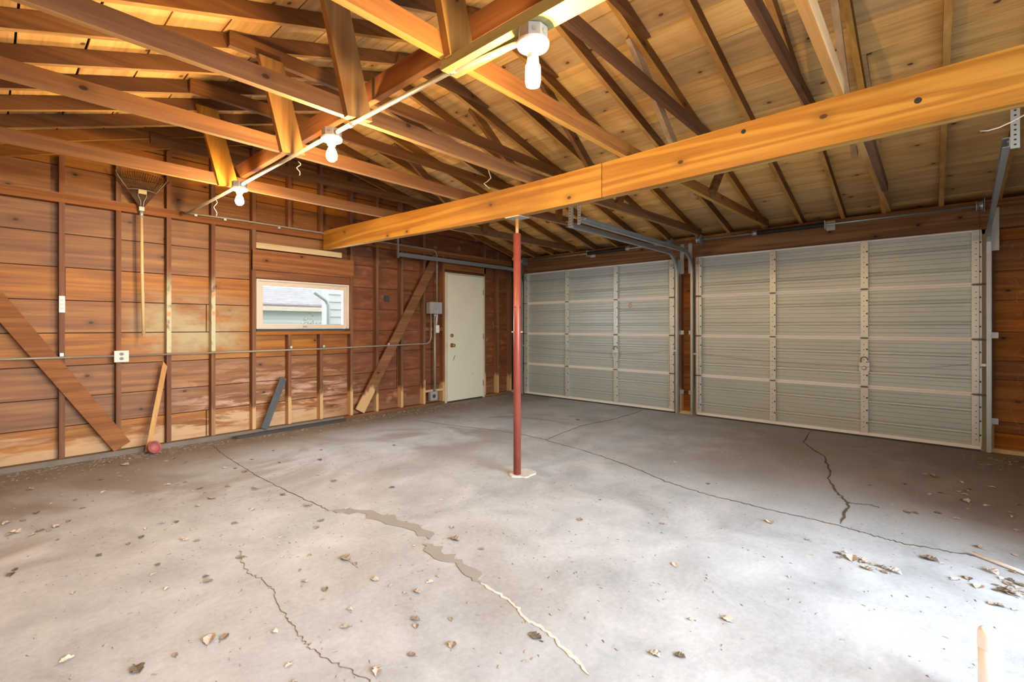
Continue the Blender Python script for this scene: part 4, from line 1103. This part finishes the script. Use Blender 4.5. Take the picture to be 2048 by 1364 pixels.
for i, (x, y) in enumerate(LEAF):
    o = bpy.data.objects.new('dry_leaf', LM[i % len(LM)]); COL.objects.link(o)
    s = rl.uniform(0.35, 0.95) * (1.0 if i < 95 else 0.8)
    o.location = (x, y, 0.0); o.scale = (s, s, s); o.rotation_euler = (0, 0, rl.uniform(0, 2*PI))
    if math.hypot(x + 3.2, y + 6.2) < 0.55: lb = ('dry curled leaf on the floor near the slim white rod', 'dry leaves by the white rod')
    elif x > -2.75 and y < -3.5: lb = ('dry curled leaf on the floor before the garage door farther from the gable wall', 'dry leaves before the garage door farther from the gable wall')
    elif y > -2.0 or x < -5.6: lb = ('dry curled leaf on the dirty floor strip near the gable wall', 'dry leaves near the gable wall')
    else: lb = ('dry curled leaf on the pale open floor around the mortar patches and red post', 'dry leaves on the open floor')
    tag(o, lb[0], 'leaf', lb[1])
# fine straw, chaff and grit: nobody could count it
rc = random.Random(55)
ch = MB()
def chip(x, y, l, w, a, z=0.0006):
    ca, sa = math.cos(a), math.sin(a)
    h = rc.uniform(0.001, 0.005)
    p = [(-l, -w), (l, -w*0.3), (l, w*0.3), (-l, w)]
    vs_ = [(x + ca*u - sa*v, y + sa*u + ca*v, z) for u, v in p] + [(x, y, z + h)]
    ch.add(vs_, [(0, 1, 4), (1, 2, 4), (2, 3, 4), (3, 0, 4)])
for i in range(2600):
    x = rc.uniform(XL + 0.1, -0.1); y = -0.37 - abs(rc.gauss(0, 0.16)) if x < -0.2 else -0.4
    if -4.67 < x < -3.25 and y > -0.5: continue
    chip(x, y, rc.uniform(0.003, 0.02), rc.uniform(0.001, 0.003), rc.uniform(0, PI))
for i in range(2600):
    chip(rc.uniform(-6.5, -0.6), rc.uniform(-6.2, -0.6), rc.uniform(0.002, 0.011), rc.uniform(0.001, 0.005), rc.uniform(0, PI))
for i in range(120):
    chip(min(-0.06, rc.gauss(-0.35, 0.25)), rc.uniform(-6.7, -6.2), rc.uniform(0.003, 0.02), rc.uniform(0.001, 0.004), rc.uniform(0, PI))
tag(ch.build('straw_litter', 'silt', None, False), 'fine straw and grit swept along the walls and floor', 'litter', None, 'stuff')
cob = MB()
for i in range(60):
    x, y, z = 0.115, rc.uniform(-6.85, -6.55), rc.uniform(0.12, 2.05)
    cob.tube([(x - 0.06, y, z), (x - 0.03, y + rc.uniform(-.03, .03), z - rc.uniform(0.02, 0.06)), (x - 0.005, y + rc.uniform(-.05, .05), z - rc.uniform(0, 0.08))], 0.0007, 3)
tag(cob.build('cobweb', 'rope'), 'pale cobweb threads on the boards past the garage door farther from the gable wall', 'cobweb', None, 'stuff')

tag(MB().box(-14, 8, YB - 14, YB - 0.51, -0.35, -0.02).build('driveway', 'concrete'), 'pale concrete drive outside the open doorway', 'drive', None, 'structure')
# ------------------------------------------------------------------ outside, seen through the window
tag(MB().box(-30, 30, 0.02, 40, -0.7, -0.55).build('lawn', 'lawn'), 'lawn between the garage and the neighbouring house', 'lawn', None, 'structure')
hs = empty('neighbour_house', 'low house with grey shingle roof seen through the window', 'house', None, None, (2.0, 12.0, -0.55))
hinv2 = Matrix.Translation((-2.0, -12.0, 0.55))
def nput(mb, nm, mat, parent=hs, inv=hinv2):
    o = mb.build(nm, mat, parent); o.matrix_parent_inverse = inv; return o
for i in range(16):
    z = -0.55 + i * 0.145
    nput(MB().prism_x([(12.0, z), (12.03, z + 0.145), (12.2, z + 0.145), (12.2, z)], -8, 12), 'lap_board', 'vinyl')
nput(MB().box(-8.5, 12.5, 11.55, 12.0, 1.765, 1.80), 'soffit', 'creamgutter')
nput(MB().box(-8.5, 12.5, 11.50, 11.55, 1.77, 1.90), 'gutter', 'creamgutter')
nput(MB().box(-8.5, 12.5, 11.52, 11.56, 1.905, 2.0), 'fascia', 'fascia')
for i in range(18):
    y = 11.45 + i * 0.30; z = 2.0 + i * 0.10
    nput(MB().prism_x([(y, z), (y + 0.34, z + 0.105), (y + 0.34, z + 0.14), (y, z + 0.03)], -8.5, 12.5), 'shingle_course', 'shingle')
hw = empty('house_wing', 'pale lap-sided house wing close outside the window', 'house', None, None, (0.0, 3.0, -0.55))
winv2 = Matrix.Translation((0, -3.0, 0.55))
for i in range(24):
    z = -0.55 + i * 0.15
    nput(MB().prism_x([(3.0, z), (3.02, z + 0.15), (3.3, z + 0.15), (3.3, z)], -1.80, 2.5), 'lap_board', 'vinyl', hw, winv2)
dsp = empty('downspout', 'pale green downspout with elbow at the house wing corner', 'downspout', None, None, (-1.86, 2.96, -0.55))
nput(MB().tube([(-1.84, 2.95, -0.55), (-1.84, 2.95, 1.62), (-1.90, 2.93, 1.72), (-2.18, 2.85, 1.87)], 0.035, 8), 'pipe', 'downspout', dsp, Matrix.Translation((1.86, -2.96, 0.55)))
sh = MB(); rsb = random.Random(4)
for i in range(800):
    a = rsb.uniform(0, 2*PI); rr = rsb.uniform(0, 1) ** 0.5
    x = -1.15 + 0.45*rr*math.cos(a); y = 5.2 + 0.4*rr*math.sin(a); z = 0.6 + (0.95*(1 - rr*0.5)) * rsb.uniform(0, 1) 
    s = 0.03; d = Vector((rsb.uniform(-1, 1), rsb.uniform(-1, 1), rsb.uniform(-1, 1))).normalized(); e = d.orthogonal().normalized()
    p = Vector((x, y, z)); sh.add([p - d*s, p + e*s*0.5, p + d*s, p - e*s*0.5], [(0, 1, 2, 3)])
shb = empty('shrub', 'small leafy shrub before the neighbouring house', 'shrub', None, None, (-1.15, 5.2, -0.55))
nput(sh, 'foliage', 'shrub', shb, Matrix.Translation((1.15, -5.2, 0.55)))['kind'] = 'stuff'
for i in range(5):
    nput(MB().tube([(-1.15, 5.2, -0.55), (-1.15 + 0.1*(i-2), 5.2 + 0.05*(i % 3), 0.3), (-1.15 + 0.2*(i-2), 5.2 + 0.1*(i % 3), 1.0)], 0.012, 5), 'stem', 'stick', shb, Matrix.Translation((1.15, -5.2, 0.55)))
